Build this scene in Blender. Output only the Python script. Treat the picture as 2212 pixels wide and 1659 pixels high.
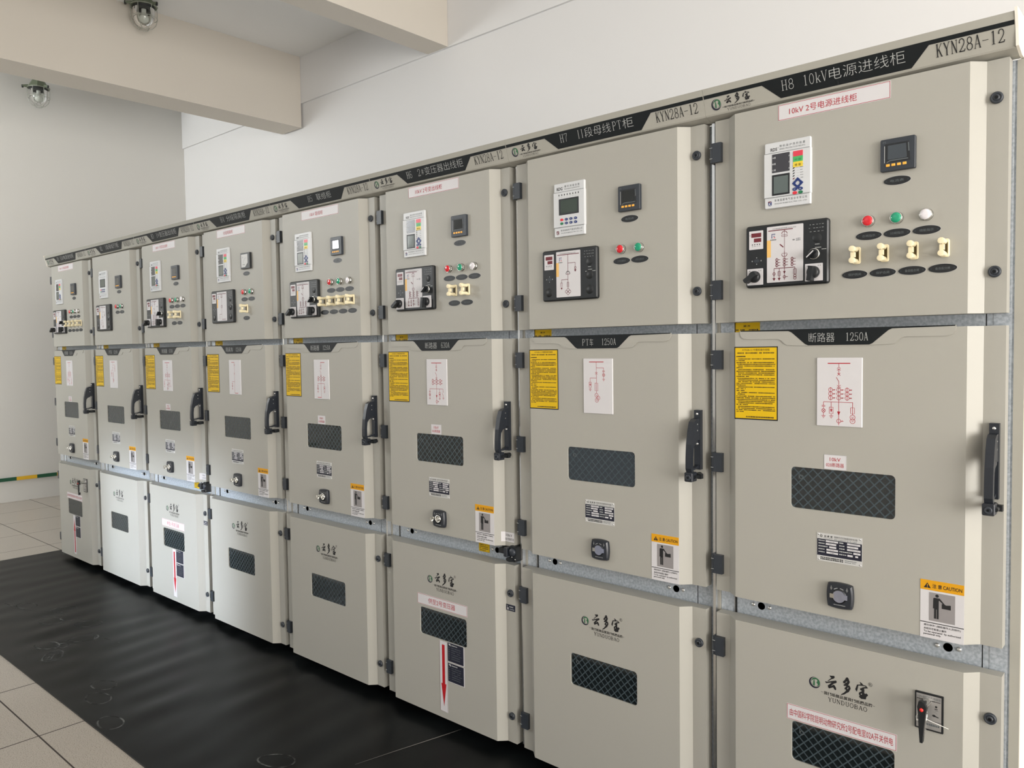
import bpy, bmesh, math, random
from mathutils import Matrix, Vector

# ------------------------------------------------------------------ clear
for _o in list(bpy.data.objects):
    bpy.data.objects.remove(_o, do_unlink=True)
S = bpy.context.scene
COL = S.collection
PI = math.pi

# ------------------------------------------------------------------ camera
cam_d = bpy.data.cameras.new('camera')
cam = bpy.data.objects.new('camera', cam_d)
COL.objects.link(cam)
_R = ((0.74630938, 0.66546253, -0.01348818), (0.0183463, -0.04082375, -0.99899792), (-0.66534631, 0.74531406, -0.04267593))
cam.matrix_world = Matrix(((_R[0][0], -_R[1][0], -_R[2][0], 6.7468407),
                           (_R[0][1], -_R[1][1], -_R[2][1], -2.19048092),
                           (_R[0][2], -_R[1][2], -_R[2][2], 1.56540242),
                           (0, 0, 0, 1)))
cam_d.sensor_width = 36.0
cam_d.lens = 1705.0 / 2212.0 * 36.0
cam_d.clip_start = 0.05
S.camera = cam

# ------------------------------------------------------------------ colour management
S.view_settings.view_transform = 'Standard'
S.view_settings.look = 'None'
S.view_settings.gamma = 1.0
S.view_settings.use_curve_mapping = False
S.view_settings.exposure = 0.18

# ------------------------------------------------------------------ daylight: sky outside + windows
def srgb(r, g, b):
    f = lambda c: (c / 12.92 if c <= 0.04045 else ((c + 0.055) / 1.055) ** 2.4)
    return (f(r / 255.0), f(g / 255.0), f(b / 255.0), 1.0)

W = bpy.data.worlds.new('World')
S.world = W
W.use_nodes = True
_bg = W.node_tree.nodes['Background']
_bg.inputs[0].default_value = (0.86, 0.93, 1.0, 1)
_bg.inputs[1].default_value = 0.55

def area(name, loc, aim, sx, sy, power, color=(1, 1, 1), spread=180.0):
    d = bpy.data.lights.new(name, 'AREA')
    d.shape = 'RECTANGLE'; d.size = sx; d.size_y = sy
    d.energy = power; d.color = color; d.spread = math.radians(spread)
    o = bpy.data.objects.new(name, d); COL.objects.link(o)
    o.location = loc
    v = Vector(aim) - Vector(loc)
    o.rotation_euler = v.to_track_quat('-Z', 'Y').to_euler()
    return o

# room extents (metres): cabinets' front plane is y = 0, camera stands at y < 0
XL, XR = -2.965, 12.5          # left / right walls
YF, YB = -4.6, 2.57           # front (window) wall / back wall
ZC = 4.61                     # ceiling
WARM = (1.0, 0.96, 0.91)
COOL = (0.95, 0.985, 1.0)
# window openings: front wall (x0,x1,z0,z1), right wall (y0,y1,z0,z1)
FRONT_WIN = [(-2.85, -1.2, 2.9, 4.4), (3.0, 5.0, 2.6, 4.4)]
FRONT_DOOR = (0.70, 2.70, 0.0, 2.4)
RIGHT_WIN = [(-4.3, -0.6, 0.06, 3.3)]
POW = dict(front=(205, 6), right=560, door=6.8)
for _i, (a, b, c, d) in enumerate(FRONT_WIN):
    area('window_daylight', ((a + b) / 2, YF - 0.12, (c + d) / 2), ((a + b) / 2, 0, (c + d) / 2), b - a, d - c, POW['front'][_i], COOL)
for _k, (a, b, c, d) in zip(('right',), RIGHT_WIN):
    area('window_daylight', (XR + 0.12, (a + b) / 2, (c + d) / 2), (0, (a + b) / 2, (c + d) / 2), b - a, d - c, POW[_k], WARM)
a, b, c, d = FRONT_DOOR
area('doorway_daylight', ((a + b) / 2, YF - 0.12, 0.62), ((a + b) / 2 + 0.12, 0, 0.40), 1.80, 1.0, POW['door'], (0.86, 0.96, 1.10), 9)

# ------------------------------------------------------------------ materials
MATS = {}
def mat(name, col, rough=0.5, metal=0.0, spec=0.5, emit=None, alpha=None):
    if name in MATS: return MATS[name]
    m = bpy.data.materials.new(name); m.use_nodes = True
    b = m.node_tree.nodes['Principled BSDF']
    b.inputs['Base Color'].default_value = col if len(col) == 4 else srgb(*col)
    b.inputs['Roughness'].default_value = rough
    b.inputs['Metallic'].default_value = metal
    b.inputs['Specular IOR Level'].default_value = spec
    MATS[name] = m
    return m

def nodes(m):
    nt = m.node_tree
    return nt, nt.nodes, nt.links, nt.nodes['Principled BSDF']

def noise_color(m, c0, c1, scale, detail=3.0, lo=0.35, hi=0.65, coord='Object', stretch=None):
    nt, N, L, b = nodes(m)
    tc = N.new('ShaderNodeTexCoord'); tx = N.new('ShaderNodeTexNoise'); rp = N.new('ShaderNodeValToRGB')
    tx.inputs['Scale'].default_value = scale; tx.inputs['Detail'].default_value = detail
    src = tc.outputs[coord]
    if stretch:
        mp = N.new('ShaderNodeMapping'); mp.inputs['Scale'].default_value = stretch
        L.new(src, mp.inputs[0]); src = mp.outputs[0]
    L.new(src, tx.inputs['Vector']); L.new(tx.outputs[0], rp.inputs[0])
    rp.color_ramp.elements[0].position = lo; rp.color_ramp.elements[1].position = hi
    rp.color_ramp.elements[0].color = c0; rp.color_ramp.elements[1].color = c1
    L.new(rp.outputs[0], b.inputs['Base Color'])
    return tx, rp

def noise_bump(m, scale, strength, dist=0.001, detail=2.0):
    nt, N, L, b = nodes(m)
    tc = N.new('ShaderNodeTexCoord'); tx = N.new('ShaderNodeTexNoise'); bp = N.new('ShaderNodeBump')
    tx.inputs['Scale'].default_value = scale; tx.inputs['Detail'].default_value = detail
    bp.inputs['Strength'].default_value = strength; bp.inputs['Distance'].default_value = dist
    L.new(tc.outputs['Object'], tx.inputs['Vector']); L.new(tx.outputs[0], bp.inputs['Height'])
    L.new(bp.outputs[0], b.inputs['Normal'])

M_CREAM = mat('powder_coat', (165, 163, 155), 0.45, spec=0.4)
noise_bump(M_CREAM, 900, 0.12, 0.0004)
M_HEAD = mat('header_paint', (165, 163, 154), 0.5, spec=0.2)
M_GALV = mat('galvanised_steel', (176, 184, 190), 0.45, 0.3)
noise_color(M_GALV, srgb(158, 166, 174), srgb(186, 193, 200), 130, 2.0, 0.36, 0.64)
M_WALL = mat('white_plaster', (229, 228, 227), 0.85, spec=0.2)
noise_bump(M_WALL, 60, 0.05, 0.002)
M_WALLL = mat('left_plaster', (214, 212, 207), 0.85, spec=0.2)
M_CEIL = mat('ceiling_plaster', (240, 239, 236), 0.9, spec=0.2)
M_BEAM = mat('beam_plaster', (216, 209, 198), 0.9, spec=0.2)
M_BLACK = mat('black_film', (20, 24, 26), 0.5, spec=0.25)
M_BLACKP = mat('black_plastic', (22, 25, 28), 0.42)
M_HINGE = mat('slate_plastic', (46, 51, 58), 0.42)
M_HANDLE = mat('handle_plastic', (33, 37, 44), 0.36)
M_INK = mat('black_ink', (22, 22, 24), 0.6)
M_GREYTXT = mat('silver_ink', (176, 178, 176), 0.5)
M_DIMTXT = mat('engraved_grey', (92, 98, 100), 0.6)
M_WHITE = mat('white_sticker', (206, 204, 206), 0.45)
M_SILVERLBL = mat('silver_label', (192, 192, 190), 0.35)
M_RED = mat('red_ink', (172, 26, 44), 0.55)
M_DRED = mat('dark_red_ink', (104, 26, 42), 0.55)
M_REDARROW = mat('arrow_red', (176, 14, 26), 0.5)
M_YELLOW = mat('yellow_sticker', (216, 178, 22), 0.5, spec=0.25)
M_YINK = mat('sheet_ink', (70, 56, 10), 0.6)
M_CAUTION = mat('caution_yellow', (214, 154, 26), 0.5, spec=0.25)
M_GREYPIC = mat('pictogram_grey', (142, 138, 138), 0.5)
M_RELAY = mat('relay_grey', (204, 206, 208), 0.38)
M_NAVY = mat('navy_key', (22, 46, 108), 0.4)
M_KRED = mat('red_key', (214, 44, 58), 0.4)
M_KGREEN = mat('green_key', (24, 104, 70), 0.4)
M_LRED = mat('led_red', (214, 60, 78), 0.35)
M_LGREEN = mat('led_green', (70, 170, 96), 0.35)
M_LYEL = mat('led_yellow', (228, 200, 60), 0.35)
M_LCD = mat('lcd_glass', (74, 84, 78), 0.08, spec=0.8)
M_LCDG = mat('lcd_green_glass', (62, 74, 68), 0.1, spec=0.7)
M_DARKGL = mat('dark_display', (52, 50, 54), 0.2)
M_DIGIT = mat('digit_window', (104, 28, 38), 0.3)
M_ORANGE = mat('amber_key', (244, 178, 66), 0.4)
M_TAN = mat('amber_tape', (232, 186, 106), 0.5)
M_LENSR = mat('red_lens', (206, 22, 36), 0.12, spec=0.8)
M_LENSG = mat('green_lens', (14, 148, 110), 0.12, spec=0.8)
M_LENSW = mat('white_lens', (226, 222, 226), 0.12, spec=0.8)
M_CHROME = mat('chrome', (214, 214, 210), 0.16, 1.0)
M_STEEL = mat('screw_steel', (222, 222, 220), 0.25, 0.9)
M_IVORY = mat('ivory_plastic', (236, 224, 188), 0.4)
M_PANE = mat('dark_pane', (20, 26, 28), 0.05, spec=0.9)
M_WIRE = mat('wire_grey', (58, 70, 76), 0.5)
M_HOLE = mat('hole_shade', (30, 38, 38), 0.7)
M_GREEN = mat('emblem_green', (46, 98, 66), 0.5)
M_LOGONAVY = mat('emblem_navy', (24, 26, 44), 0.5)
M_LAMPG = mat('cast_green', (104, 112, 92), 0.55)
M_LAMPD = mat('lamp_dark', (34, 36, 36), 0.6)
M_CAGE = mat('cage_wire', (176, 178, 168), 0.4, 0.4)
M_OPAL = mat('opal_bulb', (206, 206, 200), 0.25)
M_BLUEZN = mat('passivated_zinc', (178, 184, 206), 0.18, 0.85)
M_GRN = mat('stripe_green', (24, 84, 56), 0.5)
M_YEL = mat('stripe_yellow', (226, 178, 36), 0.5)
M_NAVYLBL = mat('navy_label', (26, 30, 48), 0.45)
M_TIE = mat('white_nylon', (238, 238, 232), 0.4)
M_REDBTN = mat('red_button', (226, 52, 48), 0.35)
M_PLINTH = mat('plinth_dark', (40, 42, 42), 0.7)
M_SIDELIT = mat('end_panel_lit', (236, 230, 218), 0.5)  # cream made paler to carry the direct light on the end faces
M_FRAMEW = mat('window_frame', (225, 226, 226), 0.4)

# glass
M_GLASS = bpy.data.materials.new('clear_glass'); M_GLASS.use_nodes = True
def _glass(m, tint):
    nt = m.node_tree; N = nt.nodes; L = nt.links; N.clear()
    o = N.new('ShaderNodeOutputMaterial'); mix = N.new('ShaderNodeMixShader')
    t = N.new('ShaderNodeBsdfTransparent'); g = N.new('ShaderNodeBsdfGlossy'); f = N.new('ShaderNodeFresnel')
    t.inputs[0].default_value = tint; g.inputs['Roughness'].default_value = 0.03; f.inputs[0].default_value = 1.5
    L.new(f.outputs[0], mix.inputs[0]); L.new(t.outputs[0], mix.inputs[1]); L.new(g.outputs[0], mix.inputs[2])
    L.new(mix.outputs[0], o.inputs[0])
_glass(M_GLASS, (0.93, 0.95, 0.93, 1))

# floor tiles: joints every 0.605 m, speckled glaze
M_FLOOR = mat('floor_tile', (205, 196, 182), 0.28)
def _floor():
    nt, N, L, b = nodes(M_FLOOR)
    tc = N.new('ShaderNodeTexCoord'); sp = N.new('ShaderNodeSeparateXYZ'); L.new(tc.outputs['Object'], sp.inputs[0])
    def joint(out, off):
        a = N.new('ShaderNodeMath'); a.operation = 'SUBTRACT'; a.inputs[1].default_value = off; L.new(out, a.inputs[0])
        w = N.new('ShaderNodeMath'); w.operation = 'PINGPONG'; w.inputs[1].default_value = 0.605 / 2; L.new(a.outputs[0], w.inputs[0])
        c = N.new('ShaderNodeMath'); c.operation = 'LESS_THAN'; c.inputs[1].default_value = 0.0032; L.new(w.outputs[0], c.inputs[0])
        return c
    jx = joint(sp.outputs[0], 3.146); jy = joint(sp.outputs[1], -1.121)
    mx = N.new('ShaderNodeMath'); mx.operation = 'MAXIMUM'; L.new(jx.outputs[0], mx.inputs[0]); L.new(jy.outputs[0], mx.inputs[1])
    n1 = N.new('ShaderNodeTexNoise'); n1.inputs['Scale'].default_value = 240; n1.inputs['Detail'].default_value = 2
    L.new(tc.outputs['Object'], n1.inputs['Vector'])
    r1 = N.new('ShaderNodeValToRGB'); L.new(n1.outputs[0], r1.inputs[0])
    r1.color_ramp.elements[0].position = 0.34; r1.color_ramp.elements[1].position = 0.47
    r1.color_ramp.elements[0].color = srgb(124, 114, 102); r1.color_ramp.elements[1].color = srgb(176, 168, 157)
    n2 = N.new('ShaderNodeTexNoise'); n2.inputs['Scale'].default_value = 2.2; L.new(tc.outputs['Object'], n2.inputs['Vector'])
    mm = N.new('ShaderNodeMixRGB'); mm.blend_type = 'MULTIPLY'; mm.inputs[0].default_value = 0.12
    L.new(r1.outputs[0], mm.inputs[1]); L.new(n2.outputs[0], mm.inputs[2])
    mj = N.new('ShaderNodeMixRGB'); L.new(mx.outputs[0], mj.inputs[0]); L.new(mm.outputs[0], mj.inputs[1]); mj.inputs[2].default_value = srgb(52, 44, 40)
    L.new(mj.outputs[0], b.inputs['Base Color'])
    rr = N.new('ShaderNodeMath'); rr.operation = 'MULTIPLY_ADD'; rr.inputs[1].default_value = 0.5; rr.inputs[2].default_value = 0.3
    L.new(mx.outputs[0], rr.inputs[0]); L.new(rr.outputs[0], b.inputs['Roughness'])
_floor()

M_MAT = mat('black_rubber', (24, 27, 28), 0.36, spec=0.14)
_tx, _rp = noise_color(M_MAT, srgb(8, 10, 11), srgb(22, 25, 26), 2.6, 5.0, 0.42, 0.78)
M_DUST = mat('dust_print', (84, 86, 84), 0.8)
noise_color(M_DUST, srgb(16, 18, 19), srgb(104, 106, 104), 22, 5.0, 0.42, 0.70)
M_SHEEN = mat('crease_sheen', (120, 116, 112), 0.6)  # pale grey paints the sheen along the crease of the mat

# ------------------------------------------------------------------ mesh builder
TXT = {}
def text_polys(s, offset=0.0, res=2):
    """Outline of a text as triangles in the unit box: (points, faces, width/height)."""
    key = (s, offset, res)
    if key in TXT: return TXT[key]
    c = bpy.data.curves.new('t', 'FONT'); c.body = s; c.size = 1; c.resolution_u = res; c.offset = offset
    o = bpy.data.objects.new('t', c)
    me = bpy.data.meshes.new_from_object(o)
    P = [(v.co.x, v.co.y) for v in me.vertices]; F = [tuple(p.vertices) for p in me.polygons]
    bpy.data.objects.remove(o); bpy.data.curves.remove(c); bpy.data.meshes.remove(me)
    x0 = min(p[0] for p in P); x1 = max(p[0] for p in P); y0 = min(p[1] for p in P); y1 = max(p[1] for p in P)
    P = [((x - x0) / (x1 - x0), (y - y0) / (y1 - y0)) for x, y in P]
    TXT[key] = (P, F, (x1 - x0) / (y1 - y0))
    return TXT[key]

class MB:
    """Collects shapes into one mesh. Panel coordinates: x to the right, z up, d = distance in front of the plane y = 0."""
    def __init__(self, warp=None):
        self.v = []; self.f = []; self.mi = []; self.sm = []; self.mats = []; self.warp = warp
    def m(self, mt):
        if mt not in self.mats: self.mats.append(mt)
        return self.mats.index(mt)
    def add(self, V, F, mt, smooth=False):
        n = len(self.v); self.v += V; k = self.m(mt)
        for f in F:
            self.f.append(tuple(n + i for i in f)); self.mi.append(k); self.sm.append(smooth)
    def p(self, x, z, d):
        return self.warp(x, z, d) if self.warp else (x, -d, z)
    # flat polygon facing the viewer
    def flat(self, poly, d, mt):
        a = sum(poly[i][0] * poly[(i + 1) % len(poly)][1] - poly[(i + 1) % len(poly)][0] * poly[i][1] for i in range(len(poly)))
        if a < 0: poly = poly[::-1]
        self.add([self.p(x, z, d) for x, z in poly], [tuple(range(len(poly)))], mt)
    def rect(self, x0, z0, x1, z1, d, mt):
        self.flat([(x0, z0), (x1, z0), (x1, z1), (x0, z1)], d, mt)
    def prism(self, poly, d0, d1, mt, side=None):
        a = sum(poly[i][0] * poly[(i + 1) % len(poly)][1] - poly[(i + 1) % len(poly)][0] * poly[i][1] for i in range(len(poly)))
        if a < 0: poly = poly[::-1]
        n = len(poly)
        V = [self.p(x, z, d1) for x, z in poly] + [self.p(x, z, d0) for x, z in poly]
        self.add(V, [tuple(range(n)), tuple(reversed(range(n, 2 * n)))], mt)
        self.add(V, [(i, n + i, n + (i + 1) % n, (i + 1) % n) for i in range(n)], side or mt)
    def rbox(self, x0, z0, x1, z1, d0, d1, mt, r=0.003, seg=3, cham=0.0, side=None):
        """slab with rounded corners; cham = bevel of the front edge"""
        poly = rrect(x0, z0, x1, z1, r, seg)
        if cham <= 0: return self.prism(poly, d0, d1, mt, side)
        inn = rrect(x0 + cham, z0 + cham, x1 - cham, z1 - cham, max(r - cham, r * 0.4), seg)
        n = len(poly)
        V = [self.p(x, z, d1) for x, z in inn] + [self.p(x, z, d1 - cham) for x, z in poly] + [self.p(x, z, d0) for x, z in poly]
        self.add(V, [tuple(range(n)), tuple(reversed(range(2 * n, 3 * n)))], mt)
        F = []
        for i in range(n):
            j = (i + 1) % n
            F += [(i, n + i, n + j, j), (n + i, 2 * n + i, 2 * n + j, n + j)]
        self.add(V, F, side or mt)
    def box(self, x0, x1, y0, y1, z0, z1, mt):
        V = [(x, y, z) for z in (z0, z1) for y in (y0, y1) for x in (x0, x1)]
        self.add(V, [(0, 2, 3, 1), (4, 5, 7, 6), (0, 1, 5, 4), (2, 6, 7, 3), (0, 4, 6, 2), (1, 3, 7, 5)], mt)
    def disc(self, x, z, r, d, mt, n=20, rz=None):
        rz = rz or r
        self.flat([(x + r * math.cos(2 * PI * i / n), z + rz * math.sin(2 * PI * i / n)) for i in range(n)], d, mt)
    def ring(self, x, z, r, w, d, mt, n=20, a0=0, a1=2 * PI):
        pts = [(x + r * math.cos(a0 + (a1 - a0) * i / n), z + r * math.sin(a0 + (a1 - a0) * i / n)) for i in range(n + 1)]
        self.line(pts, w, d, mt)
    def line(self, pts, w, d, mt, w1=None):
        """flat stroke of width w along pts (w1: width at the far end)"""
        n = len(pts); L = []; Rr = []
        for i in range(n):
            ax, az = pts[max(i - 1, 0)]; bx, bz = pts[min(i + 1, n - 1)]
            dx, dz = bx - ax, bz - az; l = math.hypot(dx, dz) or 1
            ww = w if w1 is None else w + (w1 - w) * i / max(n - 1, 1)
            nx, nz = -dz / l * ww / 2, dx / l * ww / 2
            L.append((pts[i][0] + nx, pts[i][1] + nz)); Rr.append((pts[i][0] - nx, pts[i][1] - nz))
        V = [self.p(x, z, d) for x, z in L] + [self.p(x, z, d) for x, z in Rr]
        self.add(V, [(n + i, n + i + 1, i + 1, i) for i in range(n - 1)], mt)
    def text(self, s, x0, z0, x1, z1, d, mt, offset=0.0, res=2):
        P, F, _ = text_polys(s, offset, res)
        self.add([self.p(x0 + a * (x1 - x0), z0 + b * (z1 - z0), d) for a, b in P], F, mt)
    def textc(self, s, xc, zc, h, d, mt, offset=0.0, wide=1.0, res=2):
        _, _, asp = text_polys(s, offset, res)
        w = h * asp * wide
        self.text(s, xc - w / 2, zc - h / 2, xc + w / 2, zc + h / 2, d, mt, offset, res)
    def dashes(self, x0, x1, z, h, d, mt, rnd, cell=None, skip=0.12):
        """a line of unreadably small characters"""
        cell = cell or h * 1.05
        x = x0
        while x + cell * 0.8 <= x1:
            if rnd.random() > skip:
                k = 0.72 + 0.28 * rnd.random()
                self.rect(x, z - h / 2 * k, x + cell * (0.7 + 0.25 * rnd.random()), z + h / 2 * k, d, mt)
            x += cell
    # solids
    def cyl(self, p0, p1, r0, r1, mt, n=16, cap0=True, cap1=True, smooth=True):
        a = Vector(p0); b = Vector(p1); ax = (b - a).normalized()
        u = ax.orthogonal().normalized(); w = ax.cross(u)
        V = []
        for c, r in ((a, r0), (b, r1)):
            V += [tuple(c + u * r * math.cos(2 * PI * i / n) + w * r * math.sin(2 * PI * i / n)) for i in range(n)]
        self.add(V, [(i, (i + 1) % n, n + (i + 1) % n, n + i) for i in range(n)], mt, smooth)
        if cap0: self.add(V[:n], [tuple(reversed(range(n)))], mt)
        if cap1: self.add(V[n:], [tuple(range(n))], mt)
    def lathe(self, o, prof, mt, n=24, axis='z', smooth=True, rot=0.0):
        """prof: (radius, height) pairs, revolved about the axis through o. axis 'y': height runs towards -y (the viewer)"""
        V = []
        for r, h in prof:
            for i in range(n):
                a = 2 * PI * i / n + rot; c, s_ = r * math.cos(a), r * math.sin(a)
                V.append((o[0] + c, o[1] + s_, o[2] + h) if axis == 'z' else (o[0] + c, o[1] - h, o[2] + s_))
        F = []
        for k in range(len(prof) - 1):
            for i in range(n):
                j = (i + 1) % n
                F.append((k * n + i, k * n + j, (k + 1) * n + j, (k + 1) * n + i))
        self.add(V, F, mt, smooth)
        if prof[0][0] > 1e-6: self.add(V[:n], [tuple(reversed(range(n)))], mt)
        if prof[-1][0] > 1e-6: self.add(V[-n:], [tuple(range(n))], mt)
    def tube(self, pts, r, mt, n=8, closed=False):
        P = [Vector(p) for p in pts]; m_ = len(P); V = []
        up = Vector((0.13, 0.21, 0.97))
        for i in range(m_):
            a = P[(i - 1) % m_] if (closed or i) else P[i]; b = P[(i + 1) % m_] if (closed or i < m_ - 1) else P[i]
            t = (b - a).normalized(); u = t.cross(up)
            if u.length < 1e-3: u = t.orthogonal()
            u.normalize(); w = t.cross(u)
            V += [tuple(P[i] + u * r * math.cos(2 * PI * k / n) + w * r * math.sin(2 * PI * k / n)) for k in range(n)]
        F = []
        for i in range(m_ if closed else m_ - 1):
            j = (i + 1) % m_
            F += [(i * n + k, i * n + (k + 1) % n, j * n + (k + 1) % n, j * n + k) for k in range(n)]
        self.add(V, F, mt, True)
        if not closed:
            self.add(V[:n], [tuple(reversed(range(n)))], mt); self.add(V[-n:], [tuple(range(n))], mt)
    def xprism(self, poly, x0, x1, mt):
        """polygon in (y, z) extruded along x"""
        n = len(poly)
        V = [(x0, y, z) for y, z in poly] + [(x1, y, z) for y, z in poly]
        self.add(V, [tuple(range(n)), tuple(reversed(range(n, 2 * n)))] + [(i, n + i, n + (i + 1) % n, (i + 1) % n) for i in range(n)], mt)
    def zprism(self, poly, z0, z1, mt):
        """polygon in (x, y) extruded along z"""
        n = len(poly)
        V = [(x, y, z0) for x, y in poly] + [(x, y, z1) for x, y in poly]
        self.add(V, [tuple(reversed(range(n))), tuple(range(n, 2 * n))] + [(i, (i + 1) % n, n + (i + 1) % n, n + i) for i in range(n)], mt)
    def mesh(self, name):
        me = bpy.data.meshes.new(name)
        me.from_pydata(self.v, [], self.f)
        for mt in self.mats: me.materials.append(mt)
        me.polygons.foreach_set('material_index', self.mi)
        me.polygons.foreach_set('use_smooth', self.sm)
        me.update()
        return me

def rrect(x0, z0, x1, z1, r, seg=4):
    out = []
    for cx, cz, a in ((x1 - r, z1 - r, 0), (x0 + r, z1 - r, PI / 2), (x0 + r, z0 + r, PI), (x1 - r, z0 + r, 1.5 * PI)):
        for i in range(seg + 1):
            t = a + PI / 2 * i / seg
            out.append((cx + r * math.cos(t), cz + r * math.sin(t)))
    return out

def link(name, me, parent=None, loc=(0, 0, 0)):
    o = bpy.data.objects.new(name, me); COL.objects.link(o)
    o.location = loc
    if parent is not None: o.parent = parent
    return o

def tag(o, label, cat, group=None, kind=None):
    if label: o['label'] = label
    if cat: o['category'] = cat
    if group: o['group'] = group
    if kind: o['kind'] = kind
    return o

def thing(name, loc, label, cat, group=None):
    o = bpy.data.objects.new(name, None); COL.objects.link(o); o.location = loc
    o.empty_display_size = 0.1
    return tag(o, label, cat, group)

def struct(name, mb, bevel=0):
    o = link(name, mb.mesh(name)); o['kind'] = 'structure'
    return o

MESHES = {}
def part(name, key, build, parent, loc=(0, 0, 0), label=None, bevel=0.0):
    """one mesh per part; equal parts of different cabinets share their mesh data"""
    if key not in MESHES:
        mb = MB(); build(mb); MESHES[key] = mb.mesh(name)
    o = link(name, MESHES[key], parent, loc)
    if label: o['label'] = label
    if bevel:
        b = o.modifiers.new('edge', 'BEVEL'); b.width = bevel; b.segments = 2; b.limit_method = 'ANGLE'; b.angle_limit = math.radians(28)
    return o

# ------------------------------------------------------------------ thin serif capitals (stroke alphabet)
def _arc(cx, cy, rx, ry, a0, a1, n=14):
    return [(cx + rx * math.cos(math.radians(a0 + (a1 - a0) * i / n)), cy + ry * math.sin(math.radians(a0 + (a1 - a0) * i / n))) for i in range(n + 1)]
def _sf(x, y, w=0.16): return ([(x - w, y), (x + w, y)], 't')
GLY = {
 'K': [([(.22, 0), (.22, 1)], 'T'), ([(.82, 1), (.24, .4)], 't'), ([(.42, .6), (.84, 0)], 'T'), _sf(.22, .012), _sf(.22, .988), _sf(.82, .988, .12), _sf(.84, .012, .13)],
 'Y': [([(.14, 1), (.5, .46)], 'T'), ([(.86, 1), (.5, .46)], 't'), ([(.5, .48), (.5, 0)], 'T'), _sf(.5, .012), _sf(.14, .988, .13), _sf(.86, .988, .13)],
 'N': [([(.18, 0), (.18, 1)], 't'), ([(.18, 1), (.82, 0)], 'T'), ([(.82, 0), (.82, 1)], 't'), _sf(.18, .012, .13), _sf(.14, .988, .1), _sf(.82, .988, .13)],
 '2': [([(.14, .7)] + _arc(.48, .72, .34, .27, 170, -20) + [(.72, .5), (.4, .22), (.12, .02)], 'M'), ([(.1, .03), (.84, .03), (.9, .18)], 'T'), ([(.15, .68), (.2, .76)], 'T')],
 '8': [(_arc(.5, .74, .3, .24, 0, 360, 20), 'M'), (_arc(.5, .25, .37, .25, 0, 360, 20), 'M')],
 'A': [([(.5, 1), (.14, 0)], 't'), ([(.5, 1), (.86, 0)], 'T'), ([(.26, .32), (.74, .32)], 't'), _sf(.14, .012, .13), _sf(.86, .012, .13)],
 '-': [([(.08, .46), (.92, .46)], 't')],
 '1': [([(.52, 0), (.52, 1)], 'T'), ([(.52, .98), (.3, .88)], 't'), _sf(.52, .012, .22)],
 'H': [([(.2, 0), (.2, 1)], 'T'), ([(.8, 0), (.8, 1)], 'T'), ([(.2, .52), (.8, .52)], 't'), _sf(.2, .012), _sf(.8, .012), _sf(.2, .988), _sf(.8, .988)],
 '3': [([(.14, .78)] + _arc(.46, .76, .32, .23, 150, -80), 'M'), (_arc(.46, .27, .36, .26, 80, -160), 'M')],
 '4': [([(.66, 0), (.66, 1)], 'T'), ([(.66, 1), (.08, .3), (.94, .3)], 't'), _sf(.66, .012, .18)],
 '5': [([(.82, .98), (.22, .98), (.18, .52)], 't'), ([(.18, .52)] + _arc(.46, .31, .36, .3, 120, -150), 'M')],
 '6': [([(.8, .88)] + _arc(.52, .5, .4, .49, 50, 190), 'M'), (_arc(.5, .29, .35, .28, 0, 360, 20), 'M')],
 '7': [([(.12, .82), (.16, .97), (.88, .97)], 'M'), ([(.88, .97), (.56, .5), (.46, 0)], 'M')],
 '0': [(_arc(.5, .5, .36, .49, 0, 360, 22), 'M')],
 'k': [([(.24, 0), (.24, 1)], 'T'), ([(.8, .62), (.26, .26)], 't'), ([(.44, .4), (.82, 0)], 'T'), _sf(.24, .012, .14), _sf(.18, .988, .1), _sf(.82, .012, .13), _sf(.78, .62, .12)],
 'V': [([(.12, 1), (.5, 0)], 'T'), ([(.88, 1), (.5, 0)], 't'), _sf(.12, .988, .14), _sf(.88, .988, .13)],
 'P': [([(.24, 0), (.24, 1)], 'T'), ([(.24, .98)] + _arc(.5, .74, .34, .24, 80, -80) + [(.24, .5)], 'M'), _sf(.24, .012), _sf(.2, .988, .1)],
 'T': [([(.5, 0), (.5, 1)], 'T'), ([(.1, .8), (.12, .98), (.88, .98), (.9, .8)], 't'), _sf(.5, .012)],
 'I': [([(.5, 0), (.5, 1)], 'T'), _sf(.5, .012), _sf(.5, .988)],
 '#': [([(.36, .1), (.42, .9)], 't'), ([(.62, .1), (.68, .9)], 't'), ([(.12, .36), (.86, .36)], 't'), ([(.16, .64), (.9, .64)], 't')],
 'U': [([(.2, 1), (.2, .34)] + _arc(.5, .3, .3, .29, 180, 360) + [(.8, 1)], 'M'), _sf(.2, .988), _sf(.8, .988, .13)],
 'D': [([(.2, 0), (.2, 1)], 'T'), ([(.2, .98)] + _arc(.42, .5, .42, .48, 82, -82) + [(.2, .02)], 'M'), _sf(.16, .012, .1), _sf(.16, .988, .1)],
 'O': [(_arc(.5, .5, .4, .49, 0, 360, 22), 'M')],
 'B': [([(.2, 0), (.2, 1)], 'T'), ([(.2, .98)] + _arc(.48, .76, .3, .22, 80, -80) + [(.2, .54)], 'M'), ([(.2, .53)] + _arc(.48, .27, .36, .25, 80, -80) + [(.2, .02)], 'M'), _sf(.16, .012, .1), _sf(.16, .988, .1)],
}
def serif(mb, s, x0, z0, x1, z1, d, mt, wt=0.085):
    """line of serif capitals stretched into a box; letters take one cell each"""
    n = len(s); cw = (x1 - x0) / n; h = z1 - z0
    W_ = {'T': wt, 'M': wt * 0.72, 't': wt * 0.5}
    for i, ch in enumerate(s):
        if ch == ' ': continue
        for pts, k in GLY[ch]:
            mb.line([(x0 + cw * (i + 0.04 + 0.92 * px), z0 + h * pz) for px, pz in pts], W_[k] * h, d, mt)

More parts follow.
